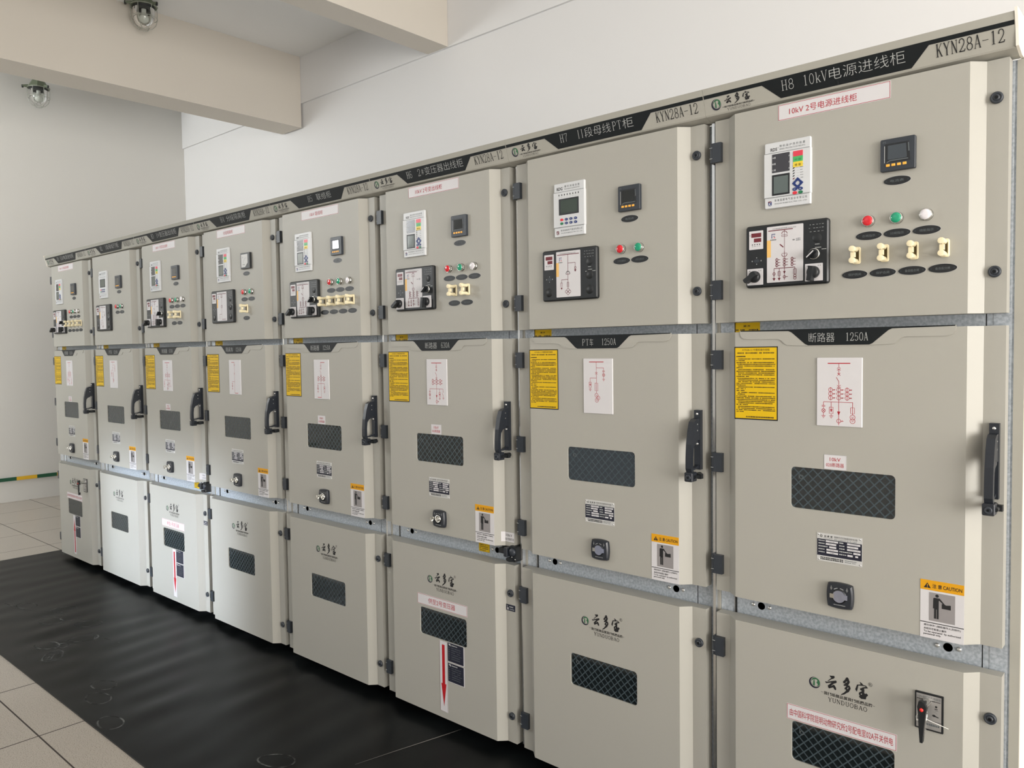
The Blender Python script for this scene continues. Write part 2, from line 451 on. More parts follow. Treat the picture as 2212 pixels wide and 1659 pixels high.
# ------------------------------------------------------------------ brand mark (emblem, brushed characters, slogan, capitals), millimetres
BR = {
 'A1': [(41.4,31.4),(45.6,31.6),(54.2,33.5),(55.9,29.9),(53.2,25.6),(46.7,22.1),(39.1,15.0),(35.3,13.7),(42.9,21.7),(46.7,25.5),(44.0,27.6)],
 'A2': [(29.5,12.2),(34.7,11.6),(47.8,17.2),(59.2,21.8),(61.6,18.4),(59.7,14.8),(53.2,11.3),(47.3,4.9),(45.7,2.2),(50.0,5.6),(51.6,8.3),(55.4,7.1),(59.2,1.5),(59.8,-4.0),(57.6,-5.9),(54.2,-3.9),(51.7,0.5),(46.8,-2.0),(40.8,-5.7),(38.1,-3.3),(37.0,2.0),(41.3,6.0),(47.3,12.8),(39.1,9.9),(32.6,7.0),(30.3,9.2)],
 'B': [(89.0,39.2),(92.7,36.9),(94.9,30.3),(96.5,27.9),(94.4,22.4),(91.8,17.2),(95.4,17.7),(98.6,10.8),(97.6,7.2),(93.4,-1.2),(88.7,-4.7),(81.3,-11.3),(72.2,-15.2),(73.8,-12.3),(81.2,-5.7),(86.5,1.3),(85.5,3.8),(81.7,4.4),(82.8,8.1),(87.5,13.8),(80.1,12.9),(79.6,15.5),(84.3,20.2),(78.5,20.2),(77.9,24.0),(83.2,30.4),(85.3,35.4)],
 'D': [(122.0,35.5),(128.3,32.8),(131.4,29.3),(138.6,29.1),(144.0,23.2),(133.5,19.8),(134.6,16.0),(134.1,8.2),(136.7,5.6),(138.7,8.4),(142.8,6.3),(143.9,3.3),(139.8,-1.2),(138.3,-8.7),(126.4,-10.5),(120.7,-6.6),(122.2,-1.8),(120.1,0.9),(120.6,5.4),(128.4,12.0),(124.2,13.0),(122.7,16.5),(130.4,22.4),(138.6,25.8),(134.5,26.9),(126.2,25.7),(119.0,24.2),(118.0,21.2),(117.0,14.3),(114.9,6.2),(111.8,9.5),(110.7,12.0),(113.3,19.9),(115.3,26.0),(124.2,28.4),(123.6,31.5)],
}
BRH = [[(84.0,22.4),(86.9,26.2),(90.0,27.6),(87.5,24.0)], [(89.0,6.2),(90.5,10.8),(93.0,11.3),(91.5,7.5)], [(125.0,2.4),(126.9,4.9),(128.6,3.3),(126.9,0.9)],
       [(42.5,4.6),(49.5,8.6),(46.0,5.4),(44.6,2.6)], [(120.5,22.6),(129.8,24.2),(126.2,21.0),(121.6,19.0)]]
def brand(mb, ox, oz, d, paint, sx=1.0, sz=1.0, es=1.0, off=0.0, tall=True):
    E = 0.001
    def T(poly, kx=sx, kz=sz, o=off): return [(ox + o * E + x * kx * E, oz + z * kz * E) for x, z in poly]
    c = lambda x, z, r, n=28: [(x + r * math.cos(2 * PI * i / n), z + r * math.sin(2 * PI * i / n)) for i in range(n)]
    e = lambda poly: [(ox + x * es * E, oz + z * es * E) for x, z in poly]
    mb.flat(e(c(0, 0, 15.8)), d, M_LOGONAVY)
    mb.flat(e(c(2.3, 2.0, 13.2)), d + .0002, paint)
    mb.flat(e(c(2.9, 2.4, 12.2)), d + .0004, M_GREEN)
    for pl in ([(-9, 2), (-6, 6.5), (-1.5, 9.2), (-3.4, 4), (-4.2, -6), (-6.4, -4.5), (-8.4, -1)], [(-.3, 9.8), (6.2, 10.2), (8.4, 7.2), (5.2, 1.6), (9, -2.2), (8.2, -7.2), (2.6, -10.2), (.8, -10.2), (1.2, 0)]):
        mb.flat(e(pl), d + .0006, paint)
    for k in ('A1', 'A2', 'B', 'D'):
        mb.flat(T(BR[k]), d + .0002, M_INK)
    for pl in BRH[:3] + BRH[4:]: mb.flat(T(pl), d + .0004, paint)
    X = lambda x: ox + (off + x * sx) * E
    Z = lambda z: oz + z * sz * E
    mb.text('我們祇做品質我們祇攔品牌', X(26), Z(-26), X(155), Z(-16.4), d + .0002, M_INK, 0.012)
    mb.line([(X(18), Z(-20.6)), (X(24), Z(-20.6))], .0008, d + .0002, M_INK); mb.line([(X(156), Z(-21)), (X(162), Z(-21))], .0008, d + .0002, M_INK)
    serif(mb, 'YUNDUOBAO', X(37), Z(-42.4), X(142.5), Z(-30.6), d + .0002, M_INK, 0.14)
    if tall:
        mb.ring(X(149.5), Z(35), .0048, .0008, d + .0002, M_INK)
        mb.text('R', X(147.4), Z(32.4), X(152), Z(37.6), d + .0002, M_INK)

# ------------------------------------------------------------------ single-line diagrams (millimetres, lower left corner = 0,0)
class Dia:
    def __init__(self, mb, ox, oz, d, mt, w=1.1, s=0.001, sz=None):
        self.mb, self.ox, self.oz, self.d, self.mt, self.w, self.s, self.sz = mb, ox, oz, d, mt, w, s, sz or s
    def t(self, x, z): return (self.ox + x * self.s, self.oz + z * self.sz)
    def L(self, *pts, w=None): self.mb.line([self.t(*p) for p in pts], (w or self.w) * self.s, self.d, self.mt)
    def O(self, x, z, r):
        self.mb.line([self.t(x + r * math.cos(2 * PI * i / 16), z + r * math.sin(2 * PI * i / 16)) for i in range(17)], self.w * self.s, self.d, self.mt)
    def P(self, *pts): self.mb.flat([self.t(*p) for p in pts], self.d, self.mt)
    def chev(self, x, z, up):
        k = -4.2 if up else 4.2
        for dz in (0, 5 if up else -5): self.L((x - 5, z + k + dz), (x, z + dz), (x + 5, z + k + dz))
    def gnd(self, x, z):
        for i, h in enumerate((5.5, 3.4, 1.5)): self.L((x - h, z - i * 3), (x + h, z - i * 3))
    def ct(self, x, z, n, r=5.4, dz=11, tick=True):
        for i in range(n):
            self.O(x, z - i * dz, r)
            if tick:
                self.L((x + r, z - i * dz), (x + r + 7, z - i * dz)); self.L((x + r + 2, z - i * dz - 1.6), (x + r + 4, z - i * dz + 1.6)); self.L((x + r + 4.6, z - i * dz - 1.6), (x + r + 6.6, z - i * dz + 1.6))
        self.L((x, z + r + 1.5), (x, z - (n - 1) * dz - r - 1.5))
    def indic(self, x, z):            # capacitor + lamp + earth
        self.L((x, z), (x, z - 10)); self.L((x - 5, z - 10), (x + 5, z - 10)); self.L((x - 5, z - 13), (x + 5, z - 13)); self.L((x, z - 13), (x, z - 19))
        self.O(x, z - 24, 5); self.L((x - 3.5, z - 27.5), (x + 3.5, z - 20.5)); self.L((x - 3.5, z - 20.5), (x + 3.5, z - 27.5)); self.L((x, z - 29), (x, z - 38)); self.gnd(x, z - 38)
    def arrester(self, x, z):
        self.L((x, z), (x, z - 14)); self.L((x - 5, z - 14), (x + 5, z - 14), (x + 5, z - 32), (x - 5, z - 32), (x - 5, z - 14)); self.P((x - 3, z - 20), (x + 3, z - 20), (x, z - 29)); self.L((x, z - 12), (x, z - 22)); self.L((x, z - 32), (x, z - 38)); self.gnd(x, z - 38)
    def head(self, x, top, bar=(30, 90), barw=2.6):
        self.L((bar[0], top), (bar[1], top), w=barw)
    def breaker(self, x, top):
        self.L((x, top), (x, top - 10)); self.chev(x, top - 15, True); self.L((x, top - 14), (x, top - 30))
        self.L((x - 4, top - 33), (x + 4, top - 26)); self.L((x - 4, top - 26), (x + 4, top - 33)); self.L((x - 7, top - 38), (x, top - 49), (x, top - 60)); self.chev(x, top - 63, False); self.L((x, top - 60), (x, top - 70))
    def vt(self, x, z):
        self.L((x, z), (x, z - 14)); self.L((x - 5, z - 14), (x + 5, z - 14), (x + 5, z - 30), (x - 5, z - 30), (x - 5, z - 14)); self.L((x, z - 14), (x, z - 34))
        for q in (z - 40, z - 50): self.O(x, q, 6.6); self.L((x - 3, q + 2), (x, q - 2), (x + 3, q + 2))
    def earth_sw(self, x, z):
        self.L((x, z), (x, z - 12)); self.L((x - 2.5, z - 12), (x + 2.5, z - 12)); self.L((x - 6, z - 16), (x + 1, z - 27), (x + 1, z - 36)); self.gnd(x + 1, z - 36)

def dia_main(D, rows=3, right='vt'):
    D.head(60, 172); D.breaker(60, 172)
    z0 = 100
    for x in (38, 60, 82): D.ct(x, z0, rows)
    zb = 66.5
    D.L((60, z0), (60, 34)); D.L((19, zb), (97, zb)); D.indic(19, zb); 
    if right == 'vt': D.arrester(40, zb); D.vt(96.5, zb)
    else: D.arrester(78, zb); D.earth_sw(98, zb)
    D.P((55.5, 41), (64.5, 41), (60, 30)); D.L((60, 32), (60, 4)); D.O(60, 15, 5.4); D.L((65.4, 15), (73, 15)); D.L((68, 13), (70, 17))
def dia_pt(D):
    D.head(55, 176, (25, 85)); D.L((55, 176), (55, 146)); D.L((55, 156), (85, 156)); D.indic(85, 156)
    D.chev(55, 138, True); D.L((55, 142), (55, 70)); D.L((55, 121), (29, 121)); D.arrester(29, 121)
    D.L((49, 104), (61, 104), (61, 78), (49, 78), (49, 104))
    for q in ((55, 63), (62, 54), (56, 46)): D.O(q[0], q[1], 7); D.L((q[0] - 3, q[1] + 2), (q[0], q[1] - 2), (q[0] + 3, q[1] + 2))
def dia_tie(D):
    D.head(60, 174, (55, 88)); D.breaker(58, 174)
    for x in (36, 58, 80): D.ct(x, 102, 2)
    D.L((58, 102), (58, 8)); D.L((32, 74), (84, 74)); D.indic(32, 74); D.arrester(84, 74); D.L((28, 8), (60, 8), w=2.6)
def dia_isol(D):
    D.head(60, 174, (28, 58)); D.L((58, 174), (58, 164)); D.chev(58, 160, True); D.L((58, 162), (58, 118)); D.chev(58, 114, False); D.L((58, 114), (58, 8)); D.L((58, 70), (34, 70)); D.indic(34, 70); D.L((58, 8), (92, 8), w=2.6)

# ------------------------------------------------------------------ cabinet parts (metres, cabinet origin = floor, left front corner)
DOORS = {'upper': (1.6403, 2.2480), 'middle': (0.8162, 1.6095), 'lower': (0.0500, 0.7455)}
WIN = {'middle': (0.2496, 1.1085, 0.5277, 1.2251), 'lower': (0.2531, 0.3761, 0.5303, 0.4910)}
FX0, FX1 = 0.081, 0.690          # raised front face
LX0, LX1 = 0.048, 0.720          # foot of the chamfers
DX0, DX1 = 0.003, 0.767          # door edges
FD = 0.030                       # flange depth behind the front face
BD = 0.066

def b_door(mb, z0, z1, win=None):
    c = M_CREAM
    # flange, chamfers, edges
    for (xa, ya), (xb, yb) in zip(((DX0, BD), (DX0, FD), (LX0, FD)), ((DX0, FD), (LX0, FD), (FX0, 0))):
        mb.add([(xa, ya, z0), (xb, yb, z0), (xb, yb, z1), (xa, ya, z1)], [(0, 1, 2, 3)], c)
    for (xa, ya), (xb, yb) in zip(((FX1, 0), (LX1, FD), (DX1, FD)), ((LX1, FD), (DX1, FD), (DX1, BD))):
        mb.add([(xa, ya, z0), (xb, yb, z0), (xb, yb, z1), (xa, ya, z1)], [(0, 1, 2, 3)], c)
    prof = [(DX0, BD), (DX0, FD), (LX0, FD), (FX0, 0), (FX1, 0), (LX1, FD), (DX1, FD), (DX1, BD)]
    for z, o in ((z0, -1), (z1, 1)):
        f = tuple(range(8)) if o > 0 else tuple(reversed(range(8)))
        mb.add([(x, y, z) for x, y in prof], [f], c)
    mb.add([(x, BD, z) for z in (z0, z1) for x in (DX0, DX1)], [(1, 0, 2, 3)], c)
    # front face, with a rounded window opening
    if not win:
        mb.rect(FX0, z0, FX1, z1, 0, c)
    else:
        a, b, e, f = win; r = 0.012
        mb.rect(FX0, z0, a, z1, 0, c); mb.rect(e, z0, FX1, z1, 0, c)
        mb.rect(a, z0, e, b, 0, c); mb.rect(a, f, e, z1, 0, c)
        n = 6
        for cx, cz, kx, kz, t in ((e - r, f - r, e, f, 0), (a + r, f - r, a, f, PI / 2), (a + r, b + r, a, b, PI), (e - r, b + r, e, b, 1.5 * PI)):
            arc = [(cx + r * math.cos(t + PI / 2 * i / n), cz + r * math.sin(t + PI / 2 * i / n)) for i in range(n + 1)]
            mb.flat([(kx, kz)] + arc[::-1], 0, c)
        loop = rrect(a, b, e, f, r, n); m = len(loop)
        mb.add([(x, 0, z) for x, z in loop] + [(x, 0.0045, z) for x, z in loop], [(i, (i + 1) % m, m + (i + 1) % m, m + i) for i in range(m)], c)

def b_pane(mb, win):
    a, b, e, f = win
    mb.prism(rrect(a - .006, b - .006, e + .006, f + .006, .01, 4), -.0085, -.0045, M_PANE)  # opaque sheet; the darkness of the unlit interior is put into its colour

def b_wire(mb, win):
    a, b, e, f = win; p = 0.0272; w = 0.0034; d = -.0044
    def clip(x0, z0, s):           # line z - z0 = s (x - x0) inside the opening
        pts = []
        for x in (a, e):
            z = z0 + s * (x - x0)
            if b - 1e-9 <= z <= f + 1e-9: pts.append((x, z))
        for z in (b, f):
            x = x0 + (z - z0) / s
            if a < x < e: pts.append((x, z))
        return sorted(pts)[:1] + sorted(pts)[-1:] if len(pts) > 1 else None
    n = 16
    for s in (1, -1):
        for i in range(-n, n + 1):
            q = clip((a + e) / 2 + 0.004 + i * p, (b + f) / 2, s)
            if q and math.hypot(q[1][0] - q[0][0], q[1][1] - q[0][1]) > .006:
                mb.line(q, w, d + (0.0001 if s > 0 else 0), M_WIRE)
    # etched mark in the corner of the pane
    mb.ring(a + .029, f - .028 if b > 1 else f - .03, .0052, .0016, -.0041, M_DIMTXT)
    mb.line([(a + .022, f - .022), (a + .022, f - .034)], .0014, -.0041, M_DIMTXT)

def b_hinge(mb):
    c = M_HINGE
    mb.box(0.000, 0.0275, 0.016, FD, -.029, .029, c)
    mb.cyl((-.004, .0235, -.029), (-.004, .0235, -.0165), .0062, .0062, c, 12)
    mb.cyl((-.004, .0235, -.0155), (-.004, .0235, .0155), .0068, .0068, c, 12)
    mb.cyl((-.004, .0235, .0165), (-.004, .0235, .029), .0062, .0062, c, 12)
    mb.box(-.010, -.002, .0235, .05, -.029, .029, c)
    for z in (-.016, .016): mb.box(-.0100, .0015, .0165, .019, z - .0006, z + .0006, M_GREYTXT)

def b_lock(mb):
    mb.lathe((0, FD, 0), [(.0142, 0), (.0142, .005), (.0125, .0075), (.0095, .0078), (.0085, .006), (.0075, .006), (.0068, .0082), (.004, .0086)], M_HINGE, 22, 'y')
    mb.lathe((0, FD, 0), [(.0042, .0087), (.0001, .0087)], M_BLACKP, 12, 'y')

def b_frame(mb):
    g = M_GALV; y = 0.07
    mb.box(0.001, 0.7985, y + .004, 1.57, .05, 2.249, g)
    mb.box(-.0005, 0.0445, y, y + .05, .0505, 2.2485, g)                  # left post
    mb.box(0.733, 0.772, y, y + .05, .0505, 2.2485, g)                    # right post
    mb.box(0.7765, 0.7985, y, y + .05, .0505, 2.2485, M_HEAD)  # galvanised outer post; its pale lit look is put into cream paint
    mb.box(-.0165, -.0075, .046, y - .0005, .052, 2.2485, M_STEEL)               # bright joint flange between cabinets
    for z0, z1 in ((.70, .86), (1.57, 1.68)):                             # cross rails behind the door gaps
        mb.box(0.053, 0.7155, y, y + .02, z0, z1, g)
        mb.box(0.0445, 0.0455, y - .002, y + .02, z0, z1, M_STEEL)
        mb.box(0.0455, 0.053, y + .003, y + .02, z0, z1, M_BLACKP)  # black strip painted for the shade in the left slit
        mb.box(0.7155, 0.7185, y + .002, y + .02, z0, z1, M_BLACKP)  # shade of the right slit, likewise a black strip
        mb.box(0.7185, 0.733, y + .001, y + .02, z0, z1, g)
    for x in (.131, .639):                                                # dark discs painted for the shade in round holes of the lower rail
        mb.lathe((x, y, .780 if x < .3 else .777), [(.0113, 0.0004), (.0001, 0.0004)], M_HOLE, 20, 'y')

def b_bolt(mb):
    mb.lathe((0, .07, 0), [(.0062, 0), (.0064, .0015), (.0054, .0035), (.003, .0046), (.0001, .0049)], M_STEEL, 14, 'y')

def b_plinth(mb):
    mb.box(0.002, 0.798, .115, 1.55, 0.0, .0495, M_PLINTH)

HB = lambda x, z, d: (x, .008 - (z - 2.264) / .073 * .023 - d, z)
def header_builder(no, segs, first, last):
    def f(mb):
        c = M_HEAD; x0, x1 = -.0165, .7828
        zt, zb = 2.337, 2.264
        yt, yb = HB(0, zt, 0)[1], HB(0, zb, 0)[1]
        prof = [(.07, zt), (.07, zt - .004), (yt + .003, zt - .004), (yb + .004, zb + .002), (.046, 2.2535), (.07, 2.2535), (.07, 2.2505), (.045, 2.2505), (yb + .003, zb - .004), (yb, zb), (yt, zt)]
        mb.xprism(prof, x0, x1, c)
        mb.warp = HB
        k = M_BLACK; d = .0006
        mb.rect(x0 + .0012, 2.3085, x1 - .0012, 2.3185, d, k)
        mb.flat([(.166, 2.3086), (.217, 2.2655), (.557, 2.2655), (.600, 2.3086)], d, k)
        d = .0010
        for s, a, b, kind in segs:
            if kind == 's': serif(mb, s, a, 2.2832, b, 2.3092, d, M_GREYTXT, .07)
            else: mb.text(s, a, 2.2815, b, 2.3108, d, M_GREYTXT, -.014)
        serif(mb, 'KYN28A-12', .614, 2.2765, .763, 2.3055, d, M_INK, .085)
        brand(mb, .0215, 2.2875, .0004, c, .70, .52, .98, 6, False)
        mb.warp = None
        if last: mb.xprism([(-.020, 2.344), (-.004, 2.300), (.004, 2.262), (.046, 2.2505), (.30, 2.2505), (.30, 2.344)], .7832, .7895, M_SIDELIT)
        if first: mb.xprism([(-.019, 2.342), (-.004, 2.300), (.004, 2.262), (.046, 2.2505), (.30, 2.2505), (.30, 2.342)], -.022, -.0167, M_SIDELIT)
    return f

# ---- instruments
def b_relay_body(kind):
    def f(mb):
        w, h = .131, .184
        mb.rbox(0, 0, w, h, 0, .0085, M_RELAY, .003, 2, .0015)
        zt, zb = (h - .030, .030) if kind == 'S' else (h - .031, .032)
        mb.rbox(-.0012, zb, w + .0012, zt, 0, .0108, M_RELAY, .0008, 1, .001)
        d = .0088
        mb.rect(.002, zt - .0004, w - .002, zt + .0006, .0111, M_DIMTXT); mb.rect(.002, zb - .0004, w - .002, zb + .0005, .0111, M_DIMTXT)
        dd = .0112
        if kind == 'S':
            mb.text('RDS', .0175, h - .0245, .0365, h - .0155, d, M_INK, .02)
            mb.ring(.0395, h - .0165, .0011, .0004, d, M_INK, 8)
            mb.text('微 机 保 护 测 控 装 置', .043, h - .0165, .116, h - .0095, d, M_DIMTXT)
            mb.text('SERIES PROTECTION RELAYS', .043, h - .0235, .116, h - .0195, d, M_DIMTXT)
            for i in range(6):
                z = .1105 - i * .0072
                mb.flat([(.0815, z - .003), (.0835, z + .0008), (.0885, z + .0022), (.0865, z - .0014)], dd, M_INK if i < 5 else M_DRED)
                mb.dashes(.0935, .1005, z, .0012, dd, M_GREYTXT, random.Random(i)); mb.dashes(.103, .112, z, .0014, dd, M_DIMTXT, random.Random(i + 9), .0018)
        else:
            mb.text('RDG', .0125, h - .0245, .0375, h - .0135, d, M_INK, .02)
            mb.ring(.0405, h - .0145, .0011, .0004, d, M_INK, 8)
            mb.text('微 机 消 谐 装 置', .046, h - .017, .111, h - .0095, d, M_DIMTXT)
            mb.text('RESONANCE ELIMINATOR', .046, h - .0242, .111, h - .0202, d, M_DIMTXT)
            for i in range(8):
                x = .024 + i * .0120
                mb.disc(x, .1425, .0018, dd, M_INK, 10, .0034); mb.dashes(x - .003, x + .004, .134, .0016, dd, M_GREYTXT, random.Random(i), .002)
        mb.text('珠 海 瑞 捷 电 气 股 份 有 限 公 司', .029, .0175, .121, .0245, d, M_DIMTXT)
        mb.text('ZHUHAI RUIJIE ELECTRIC CO., LTD', .029, .009, .121, .0135, d, M_DIMTXT)
        # little maker's mark
        mb.rbox(.0105, .0075, .0205, .0205, .0085, .0088, M_DRED if kind == 'G' else M_NAVY, .0025, 2)
        mb.flat([(.012, .009), (.0145, .017), (.0185, .019), (.0155, .0135), (.019, .0085), (.0165, .0085), (.0145, .012), (.0138, .009)], .0090, M_RELAY)
        mb.rect(.0105, .0172, .0195, .0203, .0089, M_DRED)
    return f
def b_relay_digits(mb):
    mb.rbox(.0228, .0982, .0735, .1500, .0088, .0114, M_DARKGL, .0006, 1)
    for i, s in enumerate(('A相', 'B相', 'C相')):
        z = .1400 - i * .0172
        mb.text(s, .0240, z - .0028, .0335, z + .0028, .0117, M_RELAY)
        mb.line([(.0715, z - .002), (.0722, z + .002)], .0009, .0117, M_RELAY)
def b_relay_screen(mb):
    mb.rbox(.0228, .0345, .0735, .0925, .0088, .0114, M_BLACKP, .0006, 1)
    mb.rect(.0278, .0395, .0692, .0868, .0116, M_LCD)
def b_relay_led(mb):
    for i, c in enumerate((M_LRED, M_LGREEN, M_LYEL)):
        z = .1345 - i * .0148
        mb.rbox(.0835, z, .1105, z + .0146, .0088, .0118, c, .0004, 1)
    mb.text('储 能', .088, .1075, .106, .1143, .0121, M_YINK); mb.text('分 位', .088, .122, .106, .1287, .0121, M_KGREEN)
def b_key_arrow(mb):
    q = .0062
    mb.prism([(0, .0072), (-.0072, 0), (-.0045, -.0045), (0, -.0020), (.0045, -.0045), (.0072, 0)], .0105, .0126, M_NAVY)
def b_key(c):
    def f(mb):
        mb.prism([(.0064 * math.cos(2 * PI * i / 20), .0044 * math.sin(2 * PI * i / 20)) for i in range(20)], .0105, .0124, c)
        mb.dashes(-.003, .003, 0, .0016, .0126, M_RELAY if c is M_NAVY else M_LRED if c is M_KRED else M_LGREEN, random.Random(3), .0017, 0)
    return f
def b_rdg_screen(mb):
    mb.rbox(.0232, .0735, .1085, .1292, .0088, .0114, M_BLACKP, .001, 1)
    mb.rect(.0310, .0790, .1030, .1238, .0116, M_LCDG)

def make_relay(cab, kind, x, z):
    r = part('protection_relay', 'relay' + kind, b_relay_body(kind), cab, (x, 0, z))
    if kind == 'S':
        part('phase_display', 'rdig', b_relay_digits, r); part('screen', 'rscr', b_relay_screen, r); part('status_light_block', 'rled', b_relay_led, r)
        for i, a in enumerate((0, PI / 2, PI, 1.5 * PI)):
            k = part('arrow_key', 'akey', b_key_arrow, r, (.0965 - .0085 * math.sin(a), 0, .0605 + .0085 * math.cos(a))); k.rotation_euler = (0, -a, 0)
        for (kx, kz), c, nm in (((.0885, .0445), M_NAVY, 'n'), ((.1045, .0445), M_NAVY, 'n'), ((.0885, .0345), M_KRED, 'r'), ((.1045, .0345), M_KGREEN, 'g')):
            part('push_key', 'key' + nm, b_key(c), r, (kx, 0, kz))
    else:
        part('screen', 'gscr', b_rdg_screen, r)
        for i in range(4):
            for j in range(2):
                c, nm = ((M_KRED, 'r') if j == 0 else (M_KGREEN, 'g')) if i == 0 else (M_NAVY, 'n')
                part('push_key', 'key' + nm, b_key(c), r, (.0355 + i * .0199, 0, .0575 - j * .0130))

def b_meter(mb):
    w, h = .083, .082
    mb.rbox(0, 0, w, h, 0, .012, M_HINGE, .003, 2, .0012)
    d = .012
    # sunk display drawn flat: dark panels, grey lines for the sloping walls
    o = [(.012, .0215), (.071, .0215), (.068, .069), (.012, .069)]; i = [(.018, .029), (.064, .029), (.062, .065), (.018, .065)]
    mb.flat([(.0115, .021), (.0715, .021), (.0685, .0695), (.0115, .0695)], d + .0002, M_BLACKP)
    mb.flat(i, d + .0004, M_DARKGL if False else M_PANE)
    mb.line([(.0105, .022), (.0105, .0645)], .0016, d + .0005, M_GREYTXT)
    mb.line([(.0685, .044), (.0672, .066)], .0030, d + .0005, M_DIMTXT, .0024)
    mb.line([(.016, .0225), (.024, .0262), (.067, .0262)], .0022, d + .0005, M_DIMTXT)
    mb.text('PS', .006, .071, .014, .0765, d + .0003, M_DIMTXT)
def b_meter_key(mb): mb.rbox(-.0045, -.0032, .0045, .0032, .0115, .0136, M_ORANGE, .001, 2, .0006)
def b_vmeter(mb):
    w, h = .092, .083
    mb.rbox(0, 0, w, h, 0, .012, M_BLACKP, .002, 2, .0012)
    mb.flat([(.008, .008), (.046, .008), (.072, .030), (.072, .075), (.008, .075)], .0124, M_SILVERLBL)
    mb.text('V', .018, .055, .026, .063, .0127, M_INK)
    mb.line([(.02, .022), (.046, .022)], .0018, .0127, M_INK)
    mb.ring(.062, .020, .036, .0010, .0127, M_DIMTXT, 14, math.radians(95), math.radians(165))
def make_meter(cab, x, z, analog=False):
    if analog: return part('voltmeter', 'vmeter', b_vmeter, cab, (x, 0, z))
    r = part('power_meter', 'meter', b_meter, cab, (x, 0, z))
    for i in range(4): part('meter_key', 'mkey', b_meter_key, r, (.0185 + i * .0133, 0, .0148))

def b_oval(s):
    def f(mb):
        E = lambda k, q: [(k * math.cos(2 * PI * i / 40), q * math.sin(2 * PI * i / 40)) for i in range(40)]
        mb.prism(E(.0332, .0116), 0, .0010, M_SILVERLBL)
        mb.prism(E(.0325, .0110), 0, .0016, M_BLACKP)
        mb.text(s, -.0165, -.0034, .0165, .0034, .0018, M_DIMTXT)
        for q in (-.026, .026): mb.disc(q, 0, .0018, .0018, M_HINGE, 10)
    return f
def oval(cab, s, x, z): part('oval_label', 'oval' + s, b_oval(s), cab, (x, 0, z))

def b_lamp_base(mb):
    mb.lathe((0, 0, 0), [(.0150, 0), (.0150, .003), (.0138, .004), (.0138, .0105), (.0146, .0112), (.0146, .0132), (.0128, .0134), (.0128, .010)], M_CHROME, 26, 'y')
    mb.lathe((0, 0, 0), [(.0152, 0.0), (.0152, .0020), (.0140, .0022)], M_BLACKP, 26, 'y')
def b_lens(c):
    def f(mb): mb.lathe((0, 0, 0), [(.0127, .008), (.0127, .0138), (.0118, .0152), (.006, .0158), (.0001, .0160)], c, 24, 'y')
    return f
def lamp(cab, c, x, z):
    r = part('indicator_lamp', 'lampbase', b_lamp_base, cab, (x, 0, z))
    n = {M_LENSR: 'red', M_LENSG: 'green', M_LENSW: 'white'}[c]
    part('lens', 'lens' + n, b_lens(c), r, label=n + ' lens')

def b_link(mb):
    c = M_IVORY
    mb.rbox(-.0105, -.0225, .0105, .0225, 0, .0055, c, .005, 3, .001)
    mb.rbox(-.0070, -.0150, .0070, .0150, .0050, .0062, M_YINK, .001, 1)
def b_link_post(mb):
    mb.cyl((0, -.005, 0), (0, -.034, 0), .0062, .0062, M_IVORY, 14)
    mb.lathe((0, 0, 0), [(.0082, .030), (.0082, .0405), (.0074, .042), (.003, .0425), (.0001, .0425)], M_IVORY, 10, 'y', False)
def b_link_bar(mb):
    mb.box(-.0052, .0052, -.034, -.024, -.0065, .0065, M_IVORY); mb.box(-.0030, .0030, -.031, -.027, -.0155, .0155, M_STEEL)
def plate_link(cab, x, z):
    r = part('test_link', 'link', b_link, cab, (x, 0, z))
    for q in (-.0150, .0150): part('link_post', 'lpost', b_link_post, r, (0, 0, q))
    part('link_bar', 'lbar', b_link_bar, r)

# ---- mimic panel
def b_mimic(knobs):
    def f(mb):
        w, h = .237, .177
        mb.rbox(0, 0, w, h, 0, .014, M_BLACKP, .008, 4, .004)
        d = .0143; rn = random.Random(5)
        # small white legends
        for j, (z, xs) in enumerate(((.162, (.189, .197, .206, .2145, .2225)), (.1525, (.187, .199, .207, .215, .2225)), (.143, (.1895, .2005, .211, .2215)))):
            for i, x in enumerate(xs): mb.dashes(x - .0028, x + .0032, z, .0015, d, M_GREYTXT, rn, .0016)
        for x0, x1, z in ((.201, .214, .108), (.201, .218, .099), (.189, .197, .0935), (.219, .232, .0935)): mb.dashes(x0, x1, z, .0019, d, M_GREYTXT, rn, .0021)
        mb.lathe((.206, -.014, .125), [(.013, .0002), (.0125, .0006), (.0001, .0006)], M_BLACKP, 20, 'y')
        # direction pad
        mb.disc(.0335, .0765, .009, d, M_HINGE, 16, .005)
        mb.disc(.0335, .0855, .0012, d, M_RELAY, 8); mb.disc(.0335, .0675, .0012, d, M_RELAY, 8)
        mb.dashes(.0185, .0215, .0765, .004, d, M_GREYTXT, rn, .0015, 0); mb.dashes(.0455, .0485, .0765, .004, d, M_GREYTXT, rn, .0015, 0)
        if not knobs:
            for x, z in ((.030, .030), (.206, .082), (.206, .032)): mb.lathe((x, -.014, z), [(.0155, .0001), (.0150, .0009), (.0001, .0009)], M_BLACKP, 24, 'y')
    return f
